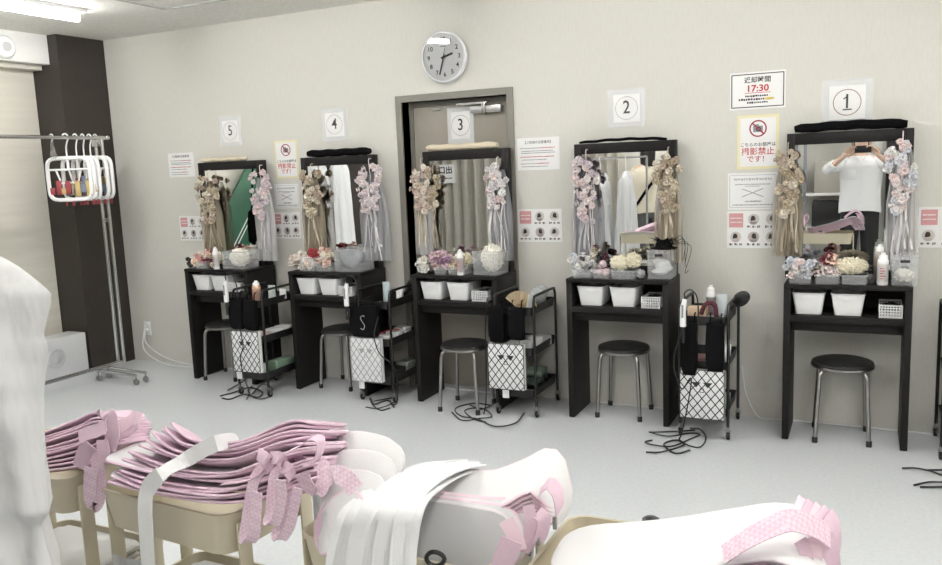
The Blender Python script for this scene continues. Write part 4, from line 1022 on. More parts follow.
# ------------------------------------------------------------------ cream carts with piles of boards
RAILZ = .80
def make_cream():
    t = thing('cream_cart', (0, 0, 0), '', 'cart', 'cream carts carrying piles of boards')
    w, d = .22, .155
    for z in (.10, .40, .70):
        bm = BM(); tray(bm, -w, w, -d, d, z, z+.096, .045, .004, .012, .003); k = obj('shelf_tray', bm, CREAMM, t)
        bm = BM()
        for sx in (-1, 1):
            for yy in (-.06, .06):
                for zz in (.035, .065): lathe(bm, [(0, -.003), (.005, -.003), (.005, .003), (0, .003)], (sx*(w+.001), yy, z+zz), 8, 'x')
        obj('bolts', bm, STEEL, k)
    for sx in (-1, 1):
        for sy in (-1, 1):
            x, y = sx*(w+.002), sy*(d-.05)
            bm = BM(); box(bm, x-.006 if sx < 0 else x, x if sx < 0 else x+.006, y-.02, y+.02, .05, .775, .002); obj('post', bm, CREAMM, t)
            bm = BM(); box(bm, x-.006, x+.006, y-.012, y+.012, .045, .06); k = obj('caster', bm, STEEL, t)
            bm = BM(); lathe(bm, [(0, -.01), (.02, -.01), (.025, 0), (.02, .01), (0, .01)], (x, y+.008, .025), 14, 'x'); obj('wheel', bm, RUB, k)
    return t
cc0 = make_cream()
CC = {'A': (3.640, -3.455), 'B': (4.200, -3.470), 'C': (4.830, -3.490), 'D': (5.335, -3.500)}
CL_ = {'A': 'cream cart farthest left, behind the white robe', 'B': 'cream cart under the tall pink pile tied with a white strap', 'C': 'cream cart under the boards draped with white cloth', 'D': 'cream cart at the lower right under the white boards'}
for k, (x, y) in CC.items():
    c = cc0 if k == 'A' else dup(cc0)
    c.location = (x, y, 0); c['label'] = CL_[k]
    if k == 'B': c.rotation_euler = (0, 0, -.06)

def pad(path, W, width, th, label, group, top=PADW, edge=PINK, rc=.045, n=26, belts=(), base=None, binding=None):
    """long flexible board: rounded ends, white or pink faces with a bound edge; W = width direction(s)"""
    P = spline(path, n); L = [0]
    for a, b in zip(P, P[1:]): L.append(L[-1]+(b-a).length)
    tot = L[-1]
    # denser stations at the ends
    S_ = sorted(set([0, rc*.03, rc*.12, rc*.3, rc*.6, rc, tot-rc, tot-rc*.6, tot-rc*.3, tot-rc*.12, tot-rc*.03, tot]+[rc+(tot-2*rc)*i/18 for i in range(1, 18)]))
    def pt(s):
        for i in range(len(L)-1):
            if s <= L[i+1]+1e-9: return P[i].lerp(P[i+1], (s-L[i])/max(1e-9, L[i+1]-L[i])), (P[min(i+2, len(P)-1)]-P[max(i-1, 0)]).normalized(), s/tot
        return P[-1], (P[-1]-P[-2]).normalized(), 1
    bm = BM(); rings = []
    for s in S_:
        p, tn, u = pt(s)
        w = (Vector(W[0]).lerp(Vector(W[1]), u) if isinstance(W, tuple) and isinstance(W[0], (tuple, Vector)) else Vector(W))
        w = (w-tn*w.dot(tn)).normalized(); nn = w.cross(tn)*-1
        if nn.z < 0: nn = -nn
        d = min(s, tot-s); hw = width/2 if d >= rc else width/2-rc+math.sqrt(max(0, rc*rc-(rc-d)**2))
        hw = max(hw, .004); e = min(.005, hw*.5); h = th/2
        rings.append([p+w*a+nn*b for a, b in ((-hw, -h*.35), (-hw, h*.35), (-hw+e*.5, h*.85), (-hw+e, h), (hw-e, h), (hw-e*.5, h*.85), (hw, h*.35), (hw, -h*.35), (hw-e*.5, -h*.85), (hw-e, -h), (-hw+e, -h), (-hw+e*.5, -h*.85))])
    loft(bm, rings)
    bm.normal_update(); bm.faces.ensure_lookup_table()
    for i, f in enumerate(bm.faces):
        k = i % 12
        f.material_index = 0 if k == 3 else (2 if k == 9 else 1)
    vs = [v.co for v in bm.verts]
    b = Vector(((min(v.x for v in vs)+max(v.x for v in vs))/2, (min(v.y for v in vs)+max(v.y for v in vs))/2, min(v.z for v in vs)))
    t = thing('obi_board', b, label, 'board', group)
    obj('board', bm, [top, edge, edge if top is not PADW else PADW], t, world=True, smooth=50)
    for q in belts:
        pts, w_, wd, m_ = q
        bm = BM(); ribbon(bm, pts, w_, wd, .0022, max(14, len(pts)*5)); obj('belt', bm, m_, t, world=True)
    return t
def px(lst, y, dz=0): return [at(a, b, 1, y)+Vector((0, 0, dz)) for a, b in lst]
def lerp2(A, B, u): return [((1-u)*a[0]+u*b[0], (1-u)*a[1]+u*b[1]) for a, b in zip(A, B)]

# pile B: fifteen pink boards sagging in the tray
B0 = px([(102, 489), (150, 503), (215, 513), (270, 503), (310, 485)], -3.655)
B1 = px([(146, 439), (186, 456), (236, 455), (285, 433), (315, 433)], -3.60)
NB = 15
ordn = ['lowest', 'second lowest', 'third from the bottom', 'fourth from the bottom', 'fifth from the bottom', 'sixth from the bottom', 'seventh from the bottom', 'middle', 'seventh from the top', 'sixth from the top', 'fifth from the top', 'fourth from the top', 'third from the top', 'second from the top', 'topmost']
for i in range(NB):
    u = i/(NB-1)
    P = [a.lerp(b, u)+Vector((rnd.uniform(-.012, .012), rnd.uniform(-.008, .012), rnd.uniform(-.0006, .0006))) for a, b in zip(B0, B1)]
    P = [p+Vector((0, .062, 0)) for p in P]
    if i in (4, 8): P[0] = P[0]+Vector((-.060 if i == 8 else -.035, -.012, .0)); P[1] = P[1]+Vector((-.02, 0, .0))
    if i >= 11: P[0] = P[0]+Vector((.012*(i-10), .01, .006))
    wt = ((0, 1, .04 if i in (4, 8) else -.34-.034*i), (0, 1, -.32))
    pad(P, wt, .128, .0068, ('white-faced pink' if i in (4, 8) else 'pink')+' board, %s of the tall pile tied with a white strap' % ordn[i], 'pink boards piled on the cream cart with the white strap', PADW if i in (4, 8) else PINK, PINK, rc=.024)
# belts at the right end of pile B
def loose_belt(path, W, wd, m, label, n=36, th=.0022, name='elastic_belt', group='pink belts hanging from the piles'):
    bm = BM(); ribbon(bm, path, W, wd, th, n); return single(name, bm, m, label, 'belt', group)
XW = (1, .25, 0)
def hangloop(pxs, y0, y1, wd, m, label):
    n = len(pxs); P = [at(a, b, 1, y0+(y1-y0)*i/(n-1)) for i, (a, b) in enumerate(pxs)]
    return loose_belt(P, XW, wd, m, label, name='hanging_belt')
hangloop([(264, 466), (255, 479), (250, 500), (246, 525), (244, 538), (249, 541), (255, 533), (256, 512), (257, 492)], -3.66, -3.70, .024, PCHECK, 'leftmost pink belt loop hanging at the right end of the tied pile')
hangloop([(284, 466), (275, 474), (272, 490), (270, 512), (268, 522), (274, 524), (279, 512), (282, 492), (280, 480)], -3.65, -3.72, .021, PCHECK, 'middle pink belt loop hanging at the right end of the tied pile')
hangloop([(292, 482), (288, 500), (282, 522), (276, 535), (281, 539), (289, 528), (294, 508), (298, 488)], -3.64, -3.69, .021, PCHECK, 'right pink belt loop hanging lowest at the tied pile')
hangloop([(300, 462), (312, 458), (322, 466), (324, 480), (318, 492), (308, 486), (302, 474)], -3.60, -3.66, .03, PCHECK, 'broad pink belt loop curling at the right end of the tied pile')
def wrap(pxa, y, wd, m, label, W=(0, 1, .1)):
    return loose_belt(px(pxa, y), W, wd, m, label)
wrap([(262, 452), (268, 460), (262, 472), (248, 480), (222, 484)], -3.665, .012, PINKD, 'thin pink belt doubled along the front of the tied pile')
wrap([(288, 452), (300, 446), (312, 438), (320, 440), (320, 452), (314, 462), (306, 464)], -3.66, .028, PINK, 'pink belt curled round the top right end of the tied pile')
for i, (a, b) in enumerate((((258, 454), (270, 470)), ((280, 466), (292, 478)), ((270, 458), (284, 464)))):
    P = [at(a[0], a[1], 1, -3.67), at((a[0]+b[0])/2+2, (a[1]+b[1])/2-3, 1, -3.685), at(b[0], b[1], 1, -3.67)]
    loose_belt(P, (0.2, .2, 1), .026, PINK, ['pink belt end folded at the left of the belt knot on the tied pile', 'pink belt end folded at the right of the belt knot on the tied pile', 'pink belt end folded in the middle of the belt knot on the tied pile'][i])
# white strap over pile B
P = [at(242, 452, 1, -3.43), at(238, 441, 1, -3.47)]+px([(222, 442), (204, 449), (184, 461)], -3.625)+px([(162, 473), (148, 489)], -3.70)+px([(145, 506), (146, 530), (148, 560), (150, 600)], -3.705)
bm = BM(); ribbon(bm, P, [Vector((-.45, .1, .88)).lerp(Vector((-1, -.2, 0)), min(1, max(0, (i-10)/12))) for i in range(40)], .036, .0016, 40); single('white_strap', bm, WHITEF, 'white cloth strap tied over the tall pink pile', 'strap')

# pile A
A0 = px([(40, 482), (75, 471), (100, 459), (122, 446)], -3.585); A1 = px([(44, 448), (76, 427), (98, 418), (122, 424)], -3.50)
for i in range(11):
    u = i/10
    P = [a.lerp(b, u)+Vector((rnd.uniform(-.015, .015), .05+rnd.uniform(-.006, .006), rnd.uniform(-.0006, .0006))) for a, b in zip(A0, A1)]
    P[0] = P[0]+Vector((-.10, 0, -.01))
    pad(P, ((0, 1, -.3), (0, 1, -.25)), .115, .0060, 'pink board, %s of the bundle behind the white robe' % (['lowest', 'second', 'third', 'fourth', 'fifth', 'middle', 'fifth from the top', 'fourth from the top', 'third from the top', 'second from the top', 'topmost'][i]), 'pink boards bundled on the cart behind the white robe', PINK, PINK)
pad([Vector((3.46, -3.345, .77)), Vector((3.58, -3.345, .77)), Vector((3.70, -3.345, .77)), Vector((3.80, -3.345, .775))], ((0, .55, 1), (0, .8, 1)), .13, .008, 'white board leaning against the wall side of the bundled pile', 'white boards on the carts')
loose_belt(px([(101, 418), (106, 414), (111, 418), (113, 432), (109, 450)], -3.60), (1, .2, 0), .036, PINK, 'broad pink belt wrapped upright round the bundled pile')
loose_belt(px([(79, 437), (88, 433), (98, 430), (106, 425)], -3.61), (0, .3, 1), .034, PINK, 'pink belt lying across the front of the bundled pile')
loose_belt(px([(92, 446), (86, 450), (82, 460), (80, 468)], -3.62), (1, .2, .1), .040, PINKD, 'pink belt end turned down at the front of the bundled pile')
hangloop([(94, 452), (98, 466), (100, 484), (97, 502), (92, 505), (90, 490), (91, 468)], -3.60, -3.63, .036, PCHECK, 'checked pink belt loop hanging below the bundled pile')
loose_belt(px([(116, 428), (126, 424), (134, 418), (140, 420)], -3.55), (0, .4, 1), .034, PALEPINK, 'pale pink belt end at the right tip of the bundled pile')
loose_belt(px([(112, 446), (122, 436), (130, 432), (138, 426)], -3.58), (0, .4, 1), .014, PINKD, 'narrow pink belt at the right end of the bundled pile')
loose_belt(px([(102, 440), (104, 452), (103, 462)], -3.615), (1, .3, 0), .030, PINKD, 'short pink belt tab below the upright belt of the bundled pile')

# pile C: boards standing on their long edge, leaning back
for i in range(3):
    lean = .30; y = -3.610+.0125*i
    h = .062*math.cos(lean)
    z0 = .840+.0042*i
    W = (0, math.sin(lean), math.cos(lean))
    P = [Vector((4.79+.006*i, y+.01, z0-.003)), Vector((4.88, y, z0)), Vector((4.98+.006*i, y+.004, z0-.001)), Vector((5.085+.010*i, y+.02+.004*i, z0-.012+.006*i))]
    pad(P, W, .128, .007, ['grey-white board standing at the front, behind the hanging cloth', 'second standing board from the front in the cloth-draped pile', 'third standing board from the front in the cloth-draped pile', 'fourth standing board from the front in the cloth-draped pile', 'fifth standing board from the front in the cloth-draped pile', 'sixth standing board from the front in the cloth-draped pile', 'rearmost standing board in the cloth-draped pile'][i], 'boards standing on the draped cart', PADW if i else mat('shaded_board_lining', (.50, .505, .51), .7), PALEPINK if i else mat('white_binding', (.70, .67, .69), .8), rc=.05)  # front board's lining coloured darker grey to carry the shade of its unlit face
for i in range(5):
    dx = .002*i
    P = px([(425, 492), (450, 494), (482, 495), (514, 482), (539, 470), (552, 482), (558, 504)], -3.50+.004*i, -.0082*i)
    pad([p+Vector((dx, 0, 0)) for p in P], ((0, 1, .55), (0, 1, .25)), .145, .0068, ['uppermost white board arching over the draped pile', 'second white board under the uppermost of the draped pile', 'third white board under the uppermost of the draped pile', 'fourth white board under the uppermost of the draped pile', 'fifth white board under the uppermost of the draped pile'][i], 'white boards arching over the draped cart', PADW, PALEPINK, rc=.06)
# rounded white boards standing at the left of pile C
for i, (pts, y) in enumerate((([(321, 508), (340, 500), (362, 500), (386, 506)], -3.625), ([(324, 492), (343, 482), (368, 484), (392, 494)], -3.585), ([(325, 478), (345, 466), (372, 470), (396, 484)], -3.54))):
    pad(px(pts, y), ((-.12, .5, .85), (.12, .5, .85)), (.118, .135, .150)[i], .008, ['front rounded white board left of the draped cloth', 'middle rounded white board left of the draped cloth', 'rear rounded white board left of the draped cloth'][i], 'rounded white boards left of the draped cloth', PADW, MATS['white_binding'], rc=.055)
pad(px([(320, 548), (330, 528), (346, 516), (366, 511)], -3.66), ((.2, .35, 1), (.1, .4, 1)), .10, .008, 'low white board with pale binding at the front left of the draped cart', 'rounded white boards left of the draped cloth', PADW, PALEPINK, rc=.045)
loose_belt(px([(329, 478), (334, 474), (346, 478), (356, 490)], -3.70), (.3, .3, .9), .036, PCHECK, 'checked pink belt across the rounded white boards')
hangloop([(330, 505), (322, 515), (318, 530), (320, 545), (326, 552), (332, 540)], -3.63, -3.66, .018, PINKD, 'thin pink belt curling at the left front of the draped cart')
# belts at the right end of pile C
loose_belt(px([(540, 492), (549, 484), (557, 492), (559, 508), (553, 522)], -3.57), (.2, .7, .5), .028, PINK, 'pink belt round the right tip of the draped pile')
loose_belt(px([(537, 512), (544, 520), (540, 538), (534, 545)], -3.60), (.6, .5, .2), .026, PINKD, 'pink belt folded below the right tip of the draped pile')
loose_belt(px([(506, 520), (514, 534), (519, 550)], -3.635), (1, .25, .1), .030, PALEPINK, 'pale pink tab on the right corner of the standing boards')
loose_belt(px([(512, 540), (505, 556), (500, 575)], -3.645), (1, .25, .1), .040, PINKD, 'pink belt hanging at the right corner of the grey-white board')
loose_belt(px([(528, 505), (531, 522), (529, 540), (524, 552)], -3.61), (.9, .4, 0), .022, PINKD, 'narrow pink belt at the right end of the standing boards')
# clips
CLIPR = mat('maroon_plastic', (.13, .02, .03), .35)
def clip(p, m, label, rz=0, s=1):
    t = thing('spring_clip', p, label, 'clip'); t.rotation_euler = (0, rz, .3)
    for a in (-1, 1):
        bm = BM(); ribbon(bm, [(a*.004*s, 0, .03*s), (a*.010*s, 0, 0), (a*.003*s, 0, -.035*s), (a*.012*s, 0, -.06*s)], (0, 1, 0), .014*s, .004*s, 12); obj('jaw', bm, m, t)
    bm = BM(); lathe(bm, [(.004*s, -.006), (.007*s, -.006), (.007*s, .006), (.004*s, .006)], (0, 0, -.012*s), 12, 'y'); obj('spring', bm, STEEL, t)
clip(at(335, 535, 1, -3.655), CLIPR, 'maroon spring clip on the left rim of the draped cart', .15)
bm = BM(); c = at(437, 557, 1, -3.66); n = 22
tube(bm, [(c.x+.016*math.cos(2*PI*k/n), c.y-.012*abs(math.sin(PI*k/n)), c.z+.014*math.sin(2*PI*k/n)) for k in range(n)], .0045, 8, loop=True); single('hair_tie', bm, BLKPLA, 'black ring clip on the front rim of the draped cart', 'clip')
for i, (a, b) in enumerate(((555, 523), (538, 539))):
    p = at(a, b, 1, -3.60); bm = BM(); box(bm, p.x-.004, p.x+.004, p.y-.004, p.y+.004, p.z-.012, p.z+.012, .002, None); single('belt_buckle', bm, STEEL, ['upper metal buckle at the right tip of the draped pile', 'lower metal buckle at the right tip of the draped pile'][i], 'buckle')
# white cloth bands draped over pile C
for i, (a, wd) in enumerate((([(462, 462), (425, 466), (388, 484), (358, 512), (345, 545), (338, 590)], .062), ([(470, 462), (440, 466), (405, 482), (380, 508), (366, 540), (360, 590)], .064), ([(476, 464), (452, 468), (424, 482), (402, 508), (390, 545), (386, 590)], .062), ([(470, 470), (452, 476), (432, 488), (412, 508), (404, 545), (402, 590)], .05))):
    ys = [-3.40, -3.47, -3.58, -3.68, -3.70, -3.71]
    P = [at(q[0], q[1], 1, yy-.006*i) for q, yy in zip(a, ys)]
    bm = BM(); Q = spline(P, 44); rings = []
    for j, p in enumerate(Q):
        tn = (Q[min(j+1, 43)]-Q[max(j-1, 0)]).normalized(); w = Vector((.93, .36, .05)); w = (w-tn*w.dot(tn)).normalized(); nn = w.cross(tn)
        up_, dn = [], []
        for q in range(9):
            v = q/8*2-1; f = .0025*math.sin(v*5+i*2+j*.05)+.0018*math.sin(v*11+j*.12+i)
            up_.append(p+w*v*wd/2+nn*(f+.0016)); dn.append(p+w*v*wd/2+nn*(f-.0016))
        rings.append(up_+dn[::-1])
    loft(bm, rings); single('white_cloth', bm, WHITEF, ['leftmost white cloth length draped over the standing boards', 'second white cloth length from the left draped over the boards', 'third white cloth length from the left draped over the boards', 'rightmost white cloth length, beside the grey-white board'][i], 'cloth', 'white cloths draped over the cart')

# pile D: white boards lying, right ends turned down
NDL = ['top white board lying at the lower right of the photo', 'second white board under the top one at the lower right', 'third white board at the lower right', 'fourth white board at the lower right', 'fifth white board at the lower right', 'sixth white board from the top at the lower right', 'seventh white board from the top at the lower right', 'lowest white board at the lower right']
for i in range(8):
    s = i*.0098
    P = [Vector((5.160+.006*i, -3.56, .826-s)), Vector((5.22, -3.56, .832-s)), Vector((5.35, -3.562, .866-s)), Vector((5.47, -3.565, .908-s)), Vector((5.555-.003*i, -3.57, .934-s)), Vector((5.612-.0085*i, -3.575, .910-s)), Vector((5.638-.0105*i, -3.58, .86-s*.5)), Vector((5.648-.0105*i, -3.58, .81))]
    pad(P, ((0, 1, .14), (0, 1, .06)), .19 if i == 0 else .165, .0066, NDL[i], 'white boards at the lower right', PADW, PINK if i else MATS['white_binding'], rc=.07 if i == 0 else .05)
for i in range(5):
    P = px([(795+8*i, 503+3*i), (806+7*i, 512+4*i), (812+6*i, 530+4*i), (814+5*i, 560)], -3.53-.0*i)
    loose_belt(P, (.25, .9, .1), .05, [PALEPINK, PINKD, PALEPINK, PINK, PINKD][i], ['first pale belt fold from the left on the right end of the lower right pile', 'second belt fold on the right end of the lower right pile', 'third pale belt fold on the right end of the lower right pile', 'fourth belt fold on the right end of the lower right pile', 'rightmost belt fold on the right end of the lower right pile'][i])
P = [at(724, 557, 1, -3.655), at(748, 541, 1, -3.655), at(772, 529, 1, -3.65), at(790, 523, 1, -3.64), at(806, 526, 1, -3.62), at(820, 532, 1, -3.60), at(830, 540, 1, -3.58)]
loose_belt([p+Vector((0, -.004, .006)) for p in P], (.0, .75, .6), .036, PCHECK, 'checked pink belt lying along the white boards at the lower right')
for i in range(4):
    P = px([(800+9*i, 540-2*i), (806+9*i, 552), (808+9*i, 575)], -3.62+.02*i)
    loose_belt(P, (.7, .6, .2), .022, [PINKD, PALEPINK, PINK, PINKD][i], ['first belt end from the left below the checked belt', 'second belt end from the left below the checked belt', 'third belt end from the left below the checked belt', 'rightmost belt end below the checked belt'][i])
bm = BM(); p = at(651, 522, 2, .812); lathe(bm, [(0, 0), (.018, 0), (.018, .006), (.012, .010), (0, .011)], p, 16); single('rim_knob', bm, BLKPLA, 'black knob on the rear rim of the lower right cart', 'knob')

# folded white clothes in the middle trays, hanging cloth under pile B
def folded(x, y, z, w, d, n, m, label, group):
    for i in range(n):
        bm = BM(); s = rnd.uniform(.88, 1); rings = []
        for k, (e, hh) in enumerate(((.96, 0), (1, .006), (1, .016), (.96, .022))):
            rg = rrect(-w/2*s*e, w/2*s*e, -d/2*s*e, d/2*s*e, hh, .02, 4)
            for j, p in enumerate(rg): p.z += .003*math.sin(j*1.1+i); p.z = max(p.z, 0)
            rings.append(rg)
        loft(bm, rings); bmesh.ops.translate(bm, verts=bm.verts, vec=(x, y, z+.0265*i)); single('folded_cloth', bm, m, label, 'cloth', group)
for k in 'ABCD':
    x, y = CC[k]
    folded(x, y, .408, .34, .22, 4, WHITEF if k != 'B' else GREYF, 'folded %s cloth in the middle tray of the cream cart %s' % ('grey-white' if k == 'B' else 'white', {'A': 'behind the white robe', 'B': 'with the tied pile', 'C': 'with the draped pile', 'D': 'at the lower right'}[k]), 'folded cloths in the cream cart %s' % {'A': 'behind the robe', 'B': 'with the tied pile', 'C': 'with the draped pile', 'D': 'at the lower right'}[k])
def drape(x0, x1, y, z0, z1, m, label, fold=.02, k=9, name='hanging_cloth', d=.004, axis='x'):
    bm = BM(); cols = 40; rows = 12; V = []
    for r_ in range(rows):
        u = r_/(rows-1); row = []
        for c in range(cols):
            v = c/(cols-1); sp = 1-.12*(1-u)
            a = x0+(x1-x0)*(.5+(v-.5)*sp); b = y+fold*math.sin(v*k*PI*1.0+.6*math.sin(u*2+v*3))*(.35+.65*u)
            row.append(bm.verts.new((a, b, z1-(z1-z0)*u) if axis == 'x' else (b, a, z1-(z1-z0)*u)))
        V.append(row)
    for a, b in zip(V, V[1:]):
        for j in range(cols-1): bm.faces.new((a[j], a[j+1], b[j+1], b[j]))
    bmesh.ops.solidify(bm, geom=bm.faces[:], thickness=d)
    return single(name, bm, m, label, 'cloth')
drape(4.05, 4.25, -3.655, .30, .66, GREYF, 'grey-white cloth hanging below the tray of the tied pile', .012, 5)
drape(4.48, 4.57, -3.42, .25, .78, GREYF, 'grey cloth hanging in the gap between the tied pile and the draped pile', .012, 4)
# ------------------------------------------------------------------ white robes on hangers
def robe(loc, rz, label, m=BLOUSE, L=1.12, sw=.30, body=.24, group=None, hookz=0, seed=1, rightprofile=None, sleeve=True, hanger=True, hr=0, flare=.10):
    """robe on a hanger: loc = point on the rail; shoulders run along local x"""
    r_ = random.Random(seed)
    t = thing('white_robe', loc, label, 'robe', group, rz)
    if hanger:
        bm = BM(); tube(bm, spline([(0, 0, -.16), (0, 0, -.06), (.018, 0, -.03), (.026, 0, 0), (0, 0, .021), (-.024, 0, .004)], 18), .004, 6)
        bmesh.ops.rotate(bm, verts=bm.verts, matrix=Matrix.Rotation(hr, 3, 'Z'))
        tube(bm, spline([(-sw*.62, 0, -.235), (-.05, 0, -.175), (0, 0, -.165), (.05, 0, -.175), (sw*.62, 0, -.235)], 18), .008, 8); obj('hanger', bm, WHITEP, t)
    zt = -.165
    bm = BM(); N = 72; rings = []
    ks = [(r_.randint(5, 9), r_.uniform(0, 6), r_.uniform(.004, .010)) for _ in range(3)]
    for i in range(34):
        u = i/33; z = zt-L*u
        hw = .055+(body-.055)*min(1, (u/.10)**.75) if u < .10 else body*(1+flare*(u-.1))
        hd = .035+.045*min(1, u/.12)+.05*u
        ring = []
        for k in range(N):
            a = 2*PI*k/N; f = 0
            for q, ph, am in ks: f += am*math.sin(q*a+ph+.7*math.sin(u*3+ph))*min(1, u*3)*(.5+u)
            f += .004*math.sin(23*a+u*9)*min(1, u*4)
            ring.append(Vector(((hw+f)*math.cos(a), (hd+f*1.6)*math.sin(a), z+.01*math.sin(3*a)*u)))
        rings.append(ring)
    loft(bm, rings); obj('body', bm, m, t, smooth=80)
    if sleeve:
        for s in (-1, 1):
            bm = BM(); rings = []
            N2 = 48
            for i in range(30):
                u = i/29
                cx = s*(body*.80+(sw-body*.80)*min(1, u*2.2)**.7); z = zt-.045-.62*u-(.05*(u < .05))
                hw = .055+.020*math.sin(u*5)+.012*math.sin(u*13+1); hd = .055+.02*u
                ring = []
                for k in range(N2):
                    a = 2*PI*k/N2; f = .008*math.sin(5*a+u*4)+.005*math.sin(9*a-u*7)+.003*math.sin(17*a+u*15)
                    ring.append(Vector((cx+(hw+f)*math.cos(a)*(.35+.65*min(1, u*6)), (hd+f)*math.sin(a)*(.35+.65*min(1, u*6)), z)))
                rings.append(ring)
            loft(bm, rings); obj('sleeve', bm, m, t, smooth=80)
    bm = BM()
    for s in (-1, 1): ribbon(bm, [(s*.055, -.02, zt+.006), (s*.045, -.062, zt-.06), (s*.012, -.085, zt-.22), (-s*.012, -.098, zt-.36)], (1, .1, 0), .032, .004, 16)
    obj('collar', bm, m, t, smooth=80)
    return t
# foreground robe: right silhouette follows a sleeve hanging from the shoulder
def front_robe():
    t = thing('white_robe', (3.98, -3.9, 1.62), 'large white robe hanging close to the camera at the left edge', 'robe')
    bm = BM(); tube(bm, spline([(0, 0, -.16), (0, 0, -.06), (.020, 0, -.03), (.026, 0, 0), (0, 0, .021), (-.024, 0, .004)], 18), .004, 6)
    tube(bm, spline([(-.2, 0, -.25), (-.05, 0, -.175), (0, 0, -.165), (.05, 0, -.175), (.19, 0, -.245)], 18), .008, 8); obj('hanger', bm, WHITEP, t)
    prof = [(-6, 252), (8, 258), (22, 266), (38, 278), (50, 288), (55.5, 293), (55.5, 303), (51, 320), (48, 335), (52, 346), (53, 356), (50, 375), (48, 395), (48, 420), (48.5, 450), (50, 480), (53, 500), (54, 512), (49, 519), (45, 526), (50, 545), (57, 568), (64, 600), (68, 640), (70, 700)]
    R = [at(a, b, 1, -3.9) for a, b in prof]
    zs = [p.z-1.62 for p in R]; xs = [p.x-3.98 for p in R]
    N = 120; rings = []
    M = 110; z0, z1 = zs[0], zs[-1]
    tri = lambda a: 2/PI*math.asin(math.sin(a))
    for i in range(M):
        u = i/(M-1); z = z0+(z1-z0)*u
        k = max(j for j in range(len(zs)) if zs[j] >= z-1e-9) if z <= zs[0] else 0
        k = min(k, len(zs)-2); w = (z-zs[k])/(zs[k+1]-zs[k]); xr = xs[k]+(xs[k+1]-xs[k])*w-.012
        xl = -.10-.22*min(1, max(0, u*7))**.8 if u < .15 else -.32+.015*math.sin(u*12)
        hd = .025+.040*min(1, u*4)+.02*u
        ring = []
        for q in range(N):
            # front runs right to left, the back returns
            h = q/N*2; fr = h < 1; v = 1-2*h if fr else 2*h-3
            am = min(1, u*4)*(1-abs(v)**6)
            x = (xr+xl)/2+(xr-xl)/2*v
            f = am*(  .024*tri(34*x+1.2*math.sin(u*4)+.8-3*u)+.013*tri(71*x-4*u+2)+.004*math.sin(75*x+9*u)+.009*tri(9*x+34*u+1)*(.4+.6*math.sin(u*9+x*8)**2)+.005*tri(64*u-14*x))
            d = hd*(1-abs(v)**3.5)
            ring.append(Vector((x, (-d-f) if fr else (d-f*.5), z)))
        rings.append(ring)
    loft(bm2 := BM(), rings); obj('body', bm2, BLOUSE, t, smooth=80)
    # front edge band and overlapping panel
    for (xa, xb, xc, w, y) in ((-.13, -.06, .05, .10, -.15), (.02, .07, .15, .08, -.165)):
        bm = BM(); P = [(xa, -.05, -.19), ((xa+xb)/2, -.10, -.36), (xb, y, -.60), ((xb+xc)/2, y-.006, -.85), (xc, y-.012, -1.08)]
        Q = spline(P, 40); rings = []
        for j, p in enumerate(Q):
            up_, dn = [], []
            for q in range(9):
                v = q/8*2-1; f = .003*math.sin(v*4+j*.25)+.002*math.sin(j*.7+v)
                up_.append(p+Vector((v*w/2, f-.002, 0))); dn.append(p+Vector((v*w/2, f+.002, 0)))
            rings.append(up_+dn[::-1])
        loft(bm, rings); obj('front_band', bm, BLOUSE, t, smooth=80)
    return t
front_robe()
def rail_rack(x0, y0, x1, y1, z, label, ext=0):
    t = thing('garment_rack', ((x0+x1)/2, (y0+y1)/2, 0), label, 'clothes rack')
    a, b = Vector((x0-(x0+x1)/2, y0-(y0+y1)/2, 0)), Vector((x1-(x0+x1)/2, y1-(y0+y1)/2, 0)); up = Vector((0, 0, 1)); n = (b-a).normalized().cross(up)
    bm = BM(); cyl(bm, a+up*z, b+(b-a).normalized()*ext+up*z, .0125, 12); obj('rail', bm, CHROME, t)
    for p in (a, b):
        bm = BM(); cyl(bm, p+up*.06, p+up*z, .0125, 12); obj('post', bm, CHROME, t)
        bm = BM(); cyl(bm, p-n*.22+up*.06, p+n*.22+up*.06, .0125, 10); k = obj('base_bar', bm, CHROME, t)
        for s in (-1, 1):
            bm = BM(); blob(bm, p+n*.2*s+up*.025, .025, 2); obj('caster', bm, RUB, k)
    return t
rail_rack(3.98, -4.85, 3.98, -4.12, 1.62, 'chrome rack beside the camera carrying the large white robe', .32)
rail_rack(2.55, -4.55, 3.40, -4.55, 1.56, 'chrome rack behind the camera seen in mirror 2, before the curtain')
rb = robe((2.86, -4.55, 1.56), PI/2+.2, 'white robe at left on the rack seen in mirror 2', GREYF, 1.15, .3, .15, seed=3, sleeve=False)
rb2 = robe((3.16, -4.55, 1.56), PI/2-.1, 'white robe in the middle of the rack seen in mirror 2', GREYF, 1.15, .3, .15, seed=5, sleeve=False)
robe((.29, -2.56, 1.872), PI/2+.12, 'grey-white robe nearest on the wall rack, seen in mirror 4', GREYF, 1.45, .3, .15, flare=.35, seed=8, sleeve=False, hr=-PI/2-.12)
robe((.29, -2.99, 1.872), PI/2-.1, 'bright white robe in the middle of the wall rack, seen in mirror 4', WHITEF, 1.45, .3, .16, flare=.4, seed=9, sleeve=False, hr=-PI/2+.1)
# green striped mat leaning by the left wall (seen in mirror 5)
t = thing('green_mat', (-.16, -1.62, 0), 'long green mat with white stripes leaning by the left wall, seen in mirror 5', 'mat')
rot = Matrix.Translation((0, -.15, 1.02)) @ Matrix.Rotation(math.radians(42), 4, 'X')
bm = BM(); box(bm, -.015, .015, -.25, .25, -.92, .92, .004, rot); obj('sheet', bm, mat('green_vinyl', (.025, .115, .06), .45), t)
bm = BM()
for y in (-.10, -.06): box(bm, .0151, .0163, y-.006, y+.006, -.91, .91, 0, rot)
obj('stripes', bm, WHITEP, t, smooth=0)
